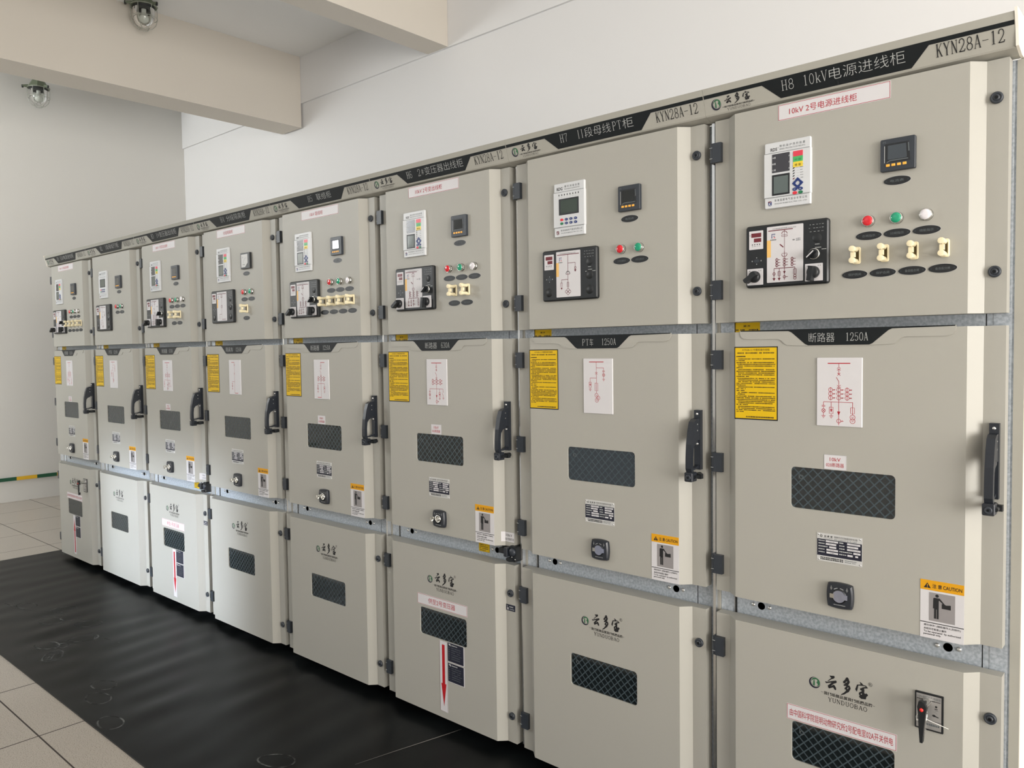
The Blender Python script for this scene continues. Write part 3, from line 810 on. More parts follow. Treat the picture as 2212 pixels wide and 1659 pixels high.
def b_mimic_card(kind):
    def f(mb):
        x0, z0, x1, z1 = .0645, .0115, .1685, .1690
        mb.rbox(x0, z0, x1, z1, .0138, .0150, M_WHITE, .002, 2)
        d = .0152; c = M_DRED
        mb.text('开关柜智能操控装置 RKW-6000', x0 + .016, z1 - .0092, x1 - .020, z1 - .0052, d, M_DIMTXT)
        mb.rect(x0, .083, x0 + .0115, .131, d, M_TAN)
        # maker's F mark
        mb.line([(x0 + .0145, .136), (x0 + .0145, .1475), (x0 + .0245, .1475)], .0022, d, M_NAVY); mb.line([(x0 + .0185, .1415), (x0 + .0235, .1415)], .0016, d, M_NAVY)
        mb.flat([(x0 + .019, .1365), (x0 + .0255, .1365), (x0 + .022, .1395)], d, M_KRED)
        mb.dashes(x0 + .0105, x0 + .0285, .1315, .0032, d, M_DIMTXT, random.Random(2), .0045, 0)
        D = Dia(mb, x0, z0, d, c, 1.5)
        D.L((4, 146), (75 if kind == 'feed' else 99, 146), w=2.4)
        X = 51
        if kind in ('feed', 'tie', 'iso'):
            D.L((X, 146), (X, 140)); mb.ring(x0 + .051, z0 + .134, .0078, .0016, d, c, 14, 0, PI if kind == 'feed' else 2 * PI)
            for a, b in (((X - 8, 131), (X + 8, 131)), ((X - 8, 127), (X + 8, 127)), ((X - 8, 127), (X - 8, 131)), ((X + 8, 127), (X + 8, 131)), ((X, 140), (X, 86))): D.mt = M_INK if False else c; D.L(a, b, w=1.0)
            if kind != 'iso': D.L((X - 13, 106), (X - 3, 97), w=3.0)
            mb.ring(x0 + .051, z0 + .078, .0078, .0016, d, c, 14, 0 if kind != 'feed' else PI, 2 * PI)
            D.L((X - 8, 80), (X + 8, 80), w=1.0); D.L((X, 86), (X, 70))
            if kind == 'feed':
                mb.textc('GIS', x0 + .077, .1265, .0035, d, M_INK, .03); mb.dashes(x0 + .084, x0 + .097, .1290, .0022, d, M_DIMTXT, random.Random(4), .0026, 0); mb.dashes(x0 + .084, x0 + .097, .1245, .0022, d, M_DIMTXT, random.Random(5), .0026, 0)
        if kind in ('feed', 'tie'):
            for q in (29, 51, 73):
                for k in range(3): D.O(q, 63 - k * 8, 3.6); D.L((q + 3.6, 63 - k * 8), (q + 10, 63 - k * 8))
                D.L((q, 68), (q, 42))
            D.L((51, 60), (51, 5)); D.L((21, 39), (21, 34)); D.L((21, 39), (81, 39), w=1.9); D.L((81, 39), (81, 34))
            for q, t in ((21, 'l'), (36, 'a')):
                D.L((q, 39), (q, 10)); D.O(q, 24, 3.6) if t == 'l' else D.L((q - 3.5, 30), (q + 3.5, 30), (q + 3.5, 18), (q - 3.5, 18), (q - 3.5, 30)); D.P((q - 4.5, 12), (q + 4.5, 12), (q, 4))
            D.P((47, 30), (55, 30), (51, 22)); D.O(51, 14, 3.6); D.L((54, 14), (61, 14))
            D.L((77, 34), (85, 34), (85, 20), (77, 20), (77, 34)); D.L((81, 39), (81, 18)); D.O(81, 15, 3.8); D.O(81, 9, 3.8)
        elif kind == 'iso':
            D.L((X, 70), (X, 10), w=1.0); D.L((X, 36), (28, 36), w=1.6); D.L((28, 36), (28, 8), w=1.6); D.L((X, 8), (92, 8), w=2.4)
        else:
            D.L((X, 146), (X, 84)); D.L((X, 116), (83, 116)); D.L((83, 116), (83, 106)); D.O(83, 98, 3.8); D.L((83, 108), (83, 88)); D.P((78, 92), (88, 92), (83, 84))
            mb.ring(x0 + .051, z0 + .080, .0080, .0020, d, M_INK, 14, -.3, PI + .3); D.L((X - 8, 78), (X + 8, 78), w=1.6); D.L((X, 86), (X, 28))
            D.L((X, 60), (23, 60)); D.L((23, 60), (23, 48)); D.L((20, 50), (26, 50), (26, 36), (20, 36), (20, 50)); D.P((18.5, 33), (27.5, 33), (23, 25))
            D.L((X - 3.5, 50), (X + 3.5, 50), (X + 3.5, 34), (X - 3.5, 34), (X - 3.5, 50))
            for q in ((51, 24), (44, 18), (58, 18), (51, 12)): D.O(q[0], q[1], 5)
    return f
def b_mimic_digits(mb):
    mb.rbox(.0110, .1095, .0530, .1625, .0138, .0150, M_WHITE, .001, 1)
    d = .0152
    mb.rect(.0175, .1440, .0475, .1560, d, M_DIGIT); mb.rect(.0255, .1300, .0475, .1410, d, M_DIGIT)
    for i in range(4): mb.disc(.0210 + i * .0072, .1235, .0017, d, M_INK, 10); mb.dashes(.0195 + i * .0072, .0240 + i * .0072, .1185, .0015, d, M_DIMTXT, random.Random(i), .0014)
    mb.dashes(.0135, .0155, .150, .004, d, M_DIMTXT, random.Random(1), .0012, 0)
def rotary(mb, ang, size=.0465):
    h = size / 2
    mb.rbox(-h, -h, h, h, .0138, .0172, M_WHITE, .0008, 1)
    mb.dashes(-h + .005, -h + .012, h - .006, .0022, .0174, M_DIMTXT, random.Random(1), .0026); mb.dashes(h - .012, h - .004, h - .006, .0022, .0174, M_DIMTXT, random.Random(2), .0026)
    mb.lathe((0, 0, 0), [(.0168, .0170), (.0168, .0240), (.0155, .0290), (.0120, .0305), (.0001, .0310)], M_BLACKP, 24, 'y')
    c, s = math.cos(ang), math.sin(ang)
    T = lambda u, v: (u * c - v * s, u * s + v * c)
    mb.prism([T(*q) for q in ((-.0155, -.0062), (.0240, -.0062), (.0255, .0), (.0240, .0062), (-.0155, .0062))], .0230, .0470, M_BLACKP)
def b_sel(mb):
    mb.lathe((0, 0, 0), [(.0160, .0140), (.0160, .0160), (.0146, .0185), (.0136, .0185)], M_CHROME, 26, 'y')
    mb.lathe((0, 0, 0), [(.0134, .0150), (.0134, .0215), (.0120, .0230), (.0001, .0230)], M_BLACKP, 24, 'y')
    a = math.radians(222); c, s = math.cos(a), math.sin(a)
    T = lambda u, v: (u * c - v * s, u * s + v * c)
    mb.prism([T(*q) for q in ((-.0115, -.0034), (.0165, -.0028), (.0165, .0028), (-.0115, .0034))], .0225, .0400, M_BLACKP)
    mb.flat([T(*q) for q in ((-.010, -.0014), (.0155, -.0014), (.0155, .0014), (-.010, .0014))], .0403, M_WHITE)
def make_mimic(cab, kind, knobs, x, z):
    r = part('mimic_panel', 'mimic%d' % knobs, b_mimic(knobs), cab, (x, 0, z))
    part('diagram_card', 'mcard' + kind, b_mimic_card(kind), r); part('digital_readout', 'mdig', b_mimic_digits, r)
    if knobs:
        part('selector_knob', 'msel', b_sel, r, (.1985, 0, .0820))
        part('rotary_switch', 'mrotl', lambda mb: rotary(mb, math.radians(215)), r, (.0295, 0, .0310))
        part('rotary_switch', 'mrotr', lambda mb: rotary(mb, math.radians(262), .0475), r, (.1985, 0, .0320))

# ---- stickers
def b_redlabel(w, h, segs):
    def f(mb):
        mb.rbox(0, 0, w, h, 0, .0006, M_WHITE, .0005, 1)
        t = .0011
        for a, b, c, e in ((.0012, .0012, w - .0012, .0012 + t), (.0012, h - .0012 - t, w - .0012, h - .0012), (.0012, .0012, .0012 + t, h - .0012), (w - .0012 - t, .0012, w - .0012, h - .0012)):
            mb.rect(a, b, c, e, .0009, M_RED)
        for s, x0, x1, z0, z1 in segs: mb.text(s, x0, z0, x1, z1, .0009, M_RED)
    return f
def b_sheet(mb):
    w, h = .133, .214; rn = random.Random(11)
    mb.rbox(0, 0, w, h, 0, .0006, M_INK, .0005, 1)
    mb.rect(.003, .0035, w - .003, h - .003, .0009, M_YELLOW)
    d = .0012
    mb.text('KYN28-12 中置柜操作规程', .026, h - .0125, .109, h - .0060, d, M_YINK)
    mb.dashes(.010, w - .008, h - .0185, .0036, d, M_YINK, rn, .0042, .08)
    z = h - .0285
    mb.dashes(.007, .036, z, .0040, d, M_YINK, rn, .0048, 0); z -= .0075
    rows = [0, 1, 0, 0, 0, 1, 0, 0, 0, 0, 1, 0, 0, 0, 0, 1, 0, 1, 2, 0, 1, 0, 0, 0, 0, 0, 1, 0, 0, 0, 2, 0, 1]
    for k in rows:
        x1 = w - .007 if k == 0 else (.020 + rn.random() * .03 if k == 1 else .036)
        x0 = .012 if k == 0 and rn.random() < .5 else .007
        mb.dashes(x0, x1, z, .0029, d, M_YINK, rn, .0033, .07)
        z -= .0050 if k == 0 else .0056
        if z < .018: break
    mb.dashes(.037, w - .010, .0085, .0042, d, M_YINK, rn, .0050, .04)
def b_strip(mb):
    mb.rbox(0, 0, .080, .0285, -.0698, -.0692, M_YELLOW, .0004, 1)
    mb.text('顺 序', .028, .0150, .050, .0210, -.0690, M_YINK, .02)
    mb.dashes(.003, .036, .0065, .0045, -.0690, M_YINK, random.Random(3), .0050, .03); mb.dashes(.045, .076, .0065, .0045, -.0690, M_YINK, random.Random(4), .0050, .03)
    mb.rect(0, 0, .0022, .0285, -.0690, M_YINK)
def b_plate(fn, key):
    def f(mb):
        mb.rbox(0, 0, .121, .1875, 0, .0034, M_WHITE, .002, 2, .0012)
        fn(Dia(mb, 0, 0, .0036, M_RED, 1.25))
    return f
def b_winlabel(l2):
    def f(mb):
        mb.rbox(0, 0, .0605, .041, 0, .0006, M_WHITE, .0005, 1)
        mb.line([(.0005, .0005), (.060, .0005), (.060, .0405), (.0005, .0405), (.0005, .0005)], .0005, .0008, M_DIMTXT)
        mb.text('10kV', .0160, .0230, .0450, .0335, .0009, M_RED); mb.text(l2, .0060, .0070, .0540, .0190, .0009, M_RED)
    return f
def b_rating(mb):
    w, h = .1215, .0785; rn = random.Random(8)
    mb.rbox(0, 0, w, h, 0, .0008, M_SILVERLBL, .001, 1)
    d = .0010; mb.rect(.0008, .0155, w - .0008, h - .0165, d, M_LOGONAVY)
    mb.ring(.0120, h - .0085, .0028, .0014, d, M_INK, 12)
    mb.text('云 多 宝', .0200, h - .0110, .0430, h - .0050, d, M_INK, .03)
    mb.dashes(.0190, .0430, h - .0135, .0012, d, M_DIMTXT, rn, .0016)
    mb.text('铠装移开式交流金属封闭开关设备', .0470, h - .0105, .1090, h - .0045, d, M_INK); mb.dashes(.0470, .1090, h - .0138, .0016, d, M_DIMTXT, rn, .0019)
    d = .0012
    for i in range(5):
        z = .0570 - i * .0079; a = (.0245, .0245, .034, .0265, .0265)[i]; b = (.058, .053, .053, .058, .058)[i]
        mb.dashes(.0045, a - .002, z + .0004, .0032, d, M_GREYTXT, rn, .0044, 0); mb.rect(a, z - .0022, b, z + .0028, d, M_WHITE); mb.dashes(a + .010, b - .010, z + .0003, .0012, d + .0002, M_DIMTXT, rn, .0015)
        a = (.082, .082, .082, .0985, .083)[i]; b = (.1165, .111, .117, .117, .097)[i]
        mb.dashes(.0610, a - .002, z + .0004, .0032, d, M_GREYTXT, rn, .0050 if i else .012, 0); mb.rect(a, z - .0022, b, z + .0028, d, M_WHITE); mb.dashes(a + .008, b - .006, z + .0003, .0012, d + .0002, M_DIMTXT, rn, .0015)
    mb.rect(.1035, .0232, .1110, .0278, d, M_WHITE)
    for z in (.0105, .0060): mb.dashes(.0100, .0720, z, .0032, .0010, M_INK, rn, .0048, .03); mb.dashes(.0760, .1080, z, .0020, .0010, M_DIMTXT, rn, .0024)
def b_rivet(mb): mb.lathe((0, 0, 0), [(.0026, .0008), (.0022, .0018), (.0001, .0022)], M_STEEL, 10, 'y')
def b_crank(mb):
    # barrel-sided dark block
    a = .0355; pts = []
    for i in range(4):
        for t in range(9):
            u = -1 + 2 * t / 9; q = 1 - .09 * u * u
            x, z = (u * .88, q) if i == 0 else (q, -u * .88) if i == 1 else (-u * .88, -q) if i == 2 else (-q, u * .88)
            pts.append((x * a, z * a))
    big = pts; inn = [(x * .9, z * .9) for x, z in pts]; n = len(pts)
    c = M_HANDLE
    V = [(x, -.015, z) for x, z in inn] + [(x, -.010, z) for x, z in big] + [(x, 0, z) for x, z in big]
    F = [tuple(reversed(range(n)))]
    for i in range(n):
        j = (i + 1) % n; F += [(i, j, n + j, n + i), (n + i, n + j, 2 * n + j, 2 * n + i)]
    mb.add(V, F, c)
    d = .0152
    for x in (-.021, .021):
        mb.line([(x, .015), (x, .027)], .0008, d, M_GREYTXT); mb.line([(x - .0025, .020), (x, .024), (x + .0025, .020), (x, .0165), (x - .0025, .020)], .0007, d, M_GREYTXT)
    mb.ring(0, 0, .0225, .0014, d, M_GREYTXT, 8, math.radians(60), math.radians(84)); mb.ring(0, 0, .0225, .0014, d, M_GREYTXT, 8, math.radians(100), math.radians(128))
    mb.line([(-.014, -.024), (.016, -.024)], .0011, d, M_GREYTXT); mb.flat([(-.016, -.024), (-.011, -.0225), (-.011, -.0255)], d, M_GREYTXT); mb.flat([(.018, -.024), (.013, -.0225), (.013, -.0255)], d, M_GREYTXT)
    mb.lathe((0, 0, 0), [(.0200, .0146), (.0200, .0154), (.0001, .0154)], M_BLACKP, 24, 'y')
def b_crank_cover(mb):
    mb.prism([(.0165 * math.cos(2 * PI * i / 24), .0165 * math.sin(2 * PI * i / 24)) for i in range(24)], .0154, .0185, M_BLUEZN)
    mb.prism([(.012, -.007), (.0225, -.0065), (.0225, .0065), (.012, .007)], .0154, .0182, M_BLUEZN)
    mb.prism([(-.024, -.006), (-.0130, -.006), (-.0130, .006), (-.024, .006)], .0154, .0190, M_CHROME)
def b_crank_open(mb):
    mb.lathe((0, 0, 0), [(.0165, .0150), (.0165, .0175), (.0110, .0175), (.0110, .0156)], M_CHROME, 24, 'y'); mb.cyl((0, -.0150, 0), (0, -.0215, 0), .0052, .0052, M_STEEL, 8)
    mb.box(-.0255, -.0195, -.038, -.0150, -.009, .009, M_CHROME)
def b_caution(mb):
    w, h = .100, .150
    mb.rbox(0, 0, w, h, 0, .0006, M_WHITE, .0005, 1)
    d = .0009
    mb.rect(0, h - .0260, w, h, d, M_CAUTION)
    e = .0012
    mb.flat([(.008, h - .0205), (.0245, h - .0205), (.0163, h - .0070)], e, M_INK)
    mb.rect(.0155, h - .0165, .0172, h - .0110, e + .0003, M_CAUTION); mb.rect(.0155, h - .0195, .0172, h - .0178, e + .0003, M_CAUTION)
    mb.text('注 意', .0280, h - .0195, .0500, h - .0085, e, M_INK, .015); mb.text('CAUTION', .0525, h - .0190, .0955, h - .0095, e, M_INK, .012)
    g = (.0205, .0460, .0800, .1190); mb.rect(g[0], g[1], g[2], g[3], d, M_GREYPIC)
    mb.disc(.0390, .1120, .0040, e, M_INK, 18)
    mb.flat([(.0305, .1050), (.0325, .1065), (.0450, .1065), (.0570, .0930), (.0600, .0918), (.0695, .0935), (.0705, .0925), (.0705, .0815), (.0500, .0815), (.0500, .0935), (.0525, .0940), (.0440, .1010), (.0430, .0995), (.0430, .0530), (.0385, .0530), (.0385, .0770), (.0372, .0770), (.0372, .0530), (.0325, .0530), (.0325, .0790), (.0298, .0790)], e, M_INK)
    mb.rect(0, .0395, w, .0415, d, M_INK)
    mb.text('请勿动手! (授权操作人员除外)', .0085, .0300, .0930, .0365, d, M_INK, .01); mb.text('未经许可者禁止操作', .0085, .0215, .0610, .0275, d, M_INK, .01)
    mb.text('To be operated  by authorized', .0085, .0135, .0930, .0195, d, M_INK, .016); mb.text('personnel only.', .0085, .0070, .0490, .0130, d, M_INK, .016)

# ---- middle-door name board, handle
def nameboard_builder(a, b):
    def f(mb):
        zt = 1.6135
        poly = [(.0965, zt), (.0975, 1.600), (.103, 1.592), (.114, 1.5880), (.214, 1.5868), (.221, 1.583), (.231, 1.573), (.240, 1.5690), (.297, 1.5672), (.463, 1.5672), (.518, 1.5685), (.526, 1.571), (.538, 1.583), (.546, 1.5868), (.644, 1.5868), (.657, 1.5905), (.665, 1.600), (.6665, zt)]
        mb.prism(poly, 0, .0024, M_CREAM)
        mb.flat([(.099, 1.6135), (.099, 1.6110), (.2430, 1.6090), (.2520, 1.6050), (.2900, 1.5720), (.2990, 1.5680), (.4610, 1.5680), (.4690, 1.5710), (.5090, 1.6050), (.5180, 1.6090), (.664, 1.6110), (.664, 1.6135)], .0027, M_BLACK)
        d = .0030
        (t1, k1, x0, x1), (t2, x2, x3) = a, b
        if k1 == 'PT':
            serif(mb, 'PT', x0, 1.5785, x0 + .031, 1.6005, d, M_GREYTXT, .075); mb.text(t1, x0 + .033, 1.5765, x1, 1.6015, d, M_GREYTXT, -.012)
        else: mb.text(t1, x0, 1.5765, x1, 1.6020, d, M_GREYTXT, -.012)
        serif(mb, t2, x2, 1.5790, x3, 1.6005, d, M_GREYTXT, .075)
    return f
def b_handle(mb):
    c = M_HANDLE
    mb.box(.7365, .7575, .014, .0302, 1.187, 1.372, c)                     # mounting plate
    mb.lathe((.747, .014, 1.360), [(.0042, 0), (.0036, .0016), (.0001, .0020)], M_STEEL, 12, 'y'); mb.lathe((.747, .014, 1.2675), [(.0042, 0), (.0036, .0016), (.0001, .0020)], M_STEEL, 12, 'y')
    mb.xprism([(.0142, 1.1935), (-.012, 1.189), (-.034, 1.190), (-.034, 1.1945), (-.012, 1.1945), (.0142, 1.202)], .741, .753, c)
def b_grip(mb):
    c = M_HANDLE
    mb.xprism([(.0142, 1.3475), (-.006, 1.3460), (-.020, 1.3380), (-.0295, 1.3120), (-.0385, 1.2700), (-.0420, 1.2300), (-.0425, 1.1960), (-.0360, 1.1800), (-.024, 1.1800), (-.0285, 1.1990), (-.0285, 1.2300), (-.0255, 1.2560), (-.0165, 1.2680), (.0005, 1.2745), (.0005, 1.2800), (.0142, 1.2800)], .7375, .7565, c)
    for z in (1.3300, 1.3105): mb.cyl((.7565, -.001, z), (.7572, -.001, z), .0022, .0022, M_STEEL, 10); mb.cyl((.7375, -.001, z), (.7368, -.001, z), .0022, .0022, M_STEEL, 10)
    mb.cyl((.7565, -.012, 1.284), (.7568, -.012, 1.284), .0024, .0024, M_BLACKP, 10)
def b_hlock(mb):
    mb.rbox(.7335, 1.1550, .7605, 1.1840, .014, .0430, M_HANDLE, .004, 3, .0015)
    mb.lathe((.747, -.0430, 1.1680), [(.0092, 0), (.0092, .0016), (.0070, .0030), (.0056, .0024), (.0001, .0024)], M_HINGE, 18, 'y'); mb.lathe((.747, -.0430, 1.1680), [(.0030, .0032), (.0001, .0032)], M_BLACKP, 12, 'y')
    mb.cyl((.7605, -.030, 1.1690), (.7605, .006, 1.1690), .0055, .0055, M_BLACKP, 12); mb.cyl((.748, -.015, 1.1690), (.748, .030, 1.1690), .0085, .0085, M_BLACKP, 14); mb.box(.744, .770, -.005, .010, 1.1615, 1.1765, M_BLACKP)

# ---- lower-door fittings
def b_brand(mb): brand(mb, 0, 0, .0003, M_CREAM)
def b_arrow(up):
    def f(mb):
        w, h = .046, .295
        mb.rbox(0, 0, w, h, 0, .0005, M_WHITE, .0005, 1)
        mb.line([(.001, .001), (w - .001, .001), (w - .001, h - .001), (.001, h - .001), (.001, .0005)], .0011, .0008, M_DRED)
        A = [(.0150, h - .014), (.0310, h - .014), (.0310, .118), (.0385, .118), (.0230, .022), (.0080, .118), (.0150, .118)]
        if up: A = [(x, h - z) for x, z in A]
        mb.flat(A, .0008, M_REDARROW)
    return f
def b_card(mb):
    w, h = .095, .080; rn = random.Random(21)
    mb.rbox(0, 0, w, h, 0, .0006, M_WHITE, .0005, 1); mb.rect(0, .002, w - .004, h - .001, .0009, M_LOGONAVY)
    d = .0012
    mb.flat([(.004, h - .006), (.011, h - .004), (.017, h - .007), (.017, h - .014), (.010, h - .011)], d, M_SILVERLBL); mb.dashes(.022, .060, h - .0095, .0045, d, M_GREYTXT, rn, .0058, 0)
    for i in range(6): mb.dashes(.005, .015, h - .020 - i * .009, .0030, d, M_DIMTXT, rn, .0036, .1); mb.dashes(.021, .085 - .02 * rn.random(), h - .020 - i * .009, .0030, d, M_DIMTXT, rn, .0036, .1)
def b_swplate(mb):
    w, h = .0665, .0965
    mb.rbox(0, 0, w, h, 0, .0040, M_BLACKP, .0012, 1)
    d = .0042
    mb.rect(.0035, .0040, w - .0045, h - .0045, d, M_GREYPIC if False else mat('switch_plate', (168, 166, 164), .35, .5))
    e = .0044; rn = random.Random(6)
    mb.text('DSN-BMZ户内电磁锁', .0050, h - .0145, w - .0060, h - .0075, e, M_DIMTXT); mb.dashes(.0050, w - .0060, h - .0180, .0024, e, M_INK, rn, .0029, .08)
    mb.disc(.0500, .0660, .0028, e, M_INK, 12); mb.dashes(.0465, .0535, .0600, .0030, e, M_INK, rn, .0036, 0); mb.dashes(.0455, .0550, .0560, .0013, e, M_DIMTXT, rn, .0016)
    mb.disc(.0450, .0420, .0040, e, M_INK, 14, .0028); mb.flat([(.047, .0430), (.0560, .0405), (.0560, .0385), (.0465, .0400)], e, M_INK)
    mb.line([(.0440, .0520), (.0490, .0510), (.0530, .0470)], .0005, e, M_DIMTXT)
    mb.rect(.0035, .0255, w - .0045, .0265, e, M_INK); mb.dashes(.0080, w - .0080, .0160, .0060, e, M_DIMTXT, rn, .0042, .1)
def b_swhandle(mb):
    mb.cyl((.0285, -.0040, .0730), (.0285, -.0400, .0730), .0110, .0110, M_CHROME, 22)
    c = M_BLACKP
    mb.prism([(.0200, .0880), (.0260, .0900), (.0340, .0855), (.0380, .0740), (.0365, .0600), (.0330, .0250), (.0300, -.0170), (.0235, -.0170), (.0205, .0250), (.0190, .0600), (.0170, .0740)], .0360, .0500, c)
    mb.prism([(.0345, .0600), (.0375, .0600), (.0335, .0020), (.0300, .0020)], .0330, .0440, M_STEEL)
def b_swbutton(mb): mb.lathe((.0270, 0, .0680), [(.0048, .0498), (.0046, .0515), (.0030, .0528), (.0001, .0532)], M_REDBTN, 14, 'y')

def b_earthmech(mb):
    c = M_BLACKP
    mb.rbox(.7500, .7620, .7815, .8230, -.070, -.020, c, .006, 3)
    mb.lathe((.7655, .020, .7990), [(.0150, 0), (.0150, .005), (.0110, .009), (.0001, .009)], M_HINGE, 20, 'y')
    for q in ((.7735, .8080), (.7605, .7790), (.7770, .7720)): mb.lathe((q[0], .020, q[1]), [(.0022, .0), (.0016, .0016), (.0001, .0018)], M_STEEL, 8, 'y')
    mb.rbox(.6990, .7885, .7360, .8085, -.060, -.012, c, .002, 2, .001)
    mb.rbox(.7300, .7790, .7480, .8150, -.064, -.006, M_HANDLE, .003, 2, .0015)
    mb.box(.7480, .7520, .020, .050, .790, .808, c)
    mb.cyl((.7060, .030, .8080), (.7060, .030, .8190), .0032, .0028, c, 10)
    mb.prism([(.7380, .7700), (.7420, .7640), (.7560, .7620), (.7700, .7640), (.7700, .7740), (.7560, .7780), (.7430, .7770)], -.066, -.010, c)
def b_earthlabel(no):
    def f(mb):
        d = -.0292
        mb.warp = lambda x, z, q: (x, (FD - .0006 - q) if x > LX1 else (FD - .0006 - q - (LX1 - x)), z)
        for a, b in ((.7085, LX1), (LX1, .7660)): mb.rect(a, .8325, b, .8705, 0, M_WHITE)
        mb.text('10kV', .7240, .8530, .7560, .8635, .0003, M_INK); mb.text(no, .7205, .8375, .7640, .8490, .0003, M_INK)
        mb.line([(.7205, .8330), (.7655, .8330), (.7655, .8700), (.7205, .8700)], .0005, .0003, M_DIMTXT)
        mb.warp = None
    return f
def b_smallyellow(mb):
    mb.rbox(0, 0, .059, .041, -.0698, -.0692, M_YELLOW, .0004, 1); rn = random.Random(14)
    for i in range(5): mb.dashes(.005, .053 - (.012 if i in (1, 4) else 0), .0345 - i * .0072, .0036, -.0690, M_YINK, rn, .0042, .08)
    mb.line([(.001, .001), (.058, .001), (.058, .040), (.001, .040), (.001, .001)], .0010, -.0690, M_YINK)
def b_minilabel(mb):
    mb.rbox(.7175, .5655, .7660, .5895, -.0298, -.0292, M_NAVYLBL, .0015, 2); d = -.0290
    mb.line([(.723, .584), (.727, .585), (.727, .578)], .0014, d, M_WHITE); mb.rect(.725, .569, .732, .577, d, M_WHITE); mb.rect(.7275, .571, .7295, .575, d + .0002, M_NAVYLBL)
    mb.dashes(.737, .760, .5810, .0045, d, M_GREYTXT, random.Random(2), .0050, 0); mb.dashes(.737, .762, .5720, .0025, d, M_GREYTXT, random.Random(3), .0030, 0)
def b_endpanel(mb):
    mb.box(.7915, .7998, .074, 1.569, .02, 2.2490, M_SIDELIT)

# ------------------------------------------------------------------ the eight cabinets
C8 = '断路器'
ROW = [
 dict(no='H1', title=[('H1', .221, .259, 's'), ('10kV', .281, .350, 's'), ('电源进线柜', .354, .544, 'c')], red='10kV 1号电源进线柜', redx=.225, relay='S', rx=.180, mimic=('feed', 1), mx=.128, meterx=.488, lx=.458, lamps=3, links=4, board=((C8, '', .301, .371), ('1250A', .399, .459)), win='010断路器', dia=('m3', lambda D: dia_main(D)), sw=True, low='由中国科学院昆明动物研究所1号配电室01A开关供电', arrow='up', crank='open'),
 dict(no='H2', title=[('H2', .2315, .267, 's'), ('I', .318, .334, 's'), ('段母线', .338, .444, 'c'), ('PT', .449, .488, 's'), ('柜', .491, .531, 'c')], red=None, relay='G', rx=.208, mimic=('pt', 0), mx=.153, meterx=.478, lx=.482, lamps=2, links=0, board=(('车', 'PT', .318, .366), ('1250A', .399, .459)), win=None, dia=('pt', dia_pt), crank='open'),
 dict(no='H3', title=[('H3', .222, .258, 's'), ('1#', .290, .331, 's'), ('变压器出线柜', .334, .553, 'c')], red='10kV 1号变出线柜', redx=.230, relay='S', rx=.203, mimic=('feed', 1), mx=.150, meterx=.491, lx=.469, lamps=3, links=2, board=((C8, '', .318, .388), ('630A', .413, .462)), win='001断路器', dia=('m2', lambda D: dia_main(D, 2, 'sw')), low='供至1号变压器', arrow='down', earth='0017接地开关', crank='open'),
 dict(no='H4', title=[('H4', .276, .319, 's'), ('分段隔离柜', .342, .535, 'c')], red='分段隔离柜', redx=.227, relay='S', rx=.234, mimic=('iso', 0), mx=.172, meterx=.492, analog=True, lx=.505, lamps=2, links=1, board=(('隔离车', '', .296, .372), ('1250A', .399, .459)), win=None, dia=('iso', dia_isol), crank='open'),
 dict(no='H5', title=[('H5', .306, .346, 's'), ('联络柜', .378, .491, 'c')], red='10kV 联络柜', redx=.246, relay='S', rx=.197, mimic=('tie', 1), mx=.150, meterx=.492, lx=.476, lamps=3, links=4, board=((C8, '', .301, .371), ('1250A', .399, .459)), win='012断路器', dia=('tie', dia_tie), crank='open'),
 dict(no='H6', title=[('H6', .222, .258, 's'), ('2#', .290, .331, 's'), ('变压器出线柜', .334, .553, 'c')], red='10kV 2号变出线柜', redx=.229, relay='S', rx=.203, mimic=('feed', 1), mx=.150, meterx=.491, lx=.467, lamps=3, links=2, board=((C8, '', .318, .388), ('630A', .413, .462)), win='002断路器', dia=('m2', lambda D: dia_main(D, 2, 'sw')), low='供至2号变压器', arrow='down', earth='0027接地开关', crank='open'),
 dict(no='H7', title=[('H7', .2315, .267, 's'), ('II', .305, .335, 's'), ('段母线', .338, .444, 'c'), ('PT', .449, .488, 's'), ('柜', .491, .531, 'c')], red=None, relay='G', rx=.208, mimic=('pt', 0), mx=.155, meterx=.477, lx=.483, lamps=2, links=0, board=(('车', 'PT', .318, .366), ('1250A', .399, .459)), win=None, dia=('pt', dia_pt), crank='shut'),
 dict(no='H8', title=[('H8', .221, .259, 's'), ('10kV', .281, .350, 's'), ('电源进线柜', .354, .544, 'c')], red='10kV 2号电源进线柜', redx=.212, relay='S', rx=.176, mimic=('feed', 1), mx=.121, meterx=.489, lx=.458, lamps=3, links=4, board=((C8, '', .301, .371), ('1250A', .399, .459)), win='020断路器', dia=('m3', lambda D: dia_main(D)), sw=True, low='由中国科学院昆明动物研究所2号配电室02A开关供电', arrow='up', crank='shut'),
]
LABELS = [
 'switchgear cabinet headed H1 at the far end, red up arrow on its bottom door',
 'switchgear cabinet headed H2, second from the far end, without any red sticker',
 'switchgear cabinet headed H3, third from the far end, red down arrow on bottom door',
 'switchgear cabinet headed H4 with a white-faced meter and a single ivory test link',
 'switchgear cabinet headed H5 with four ivory test links and a plain bottom door',
 'switchgear cabinet headed H6 with red down arrow, third from the near end',
 'switchgear cabinet headed H7 with two indicator lamps, beside the nearest cabinet',
 'nearest and largest switchgear cabinet, headed H8, black lever on its bottom door',
]
LAMPC = (M_LENSR, M_LENSG, M_LENSW)
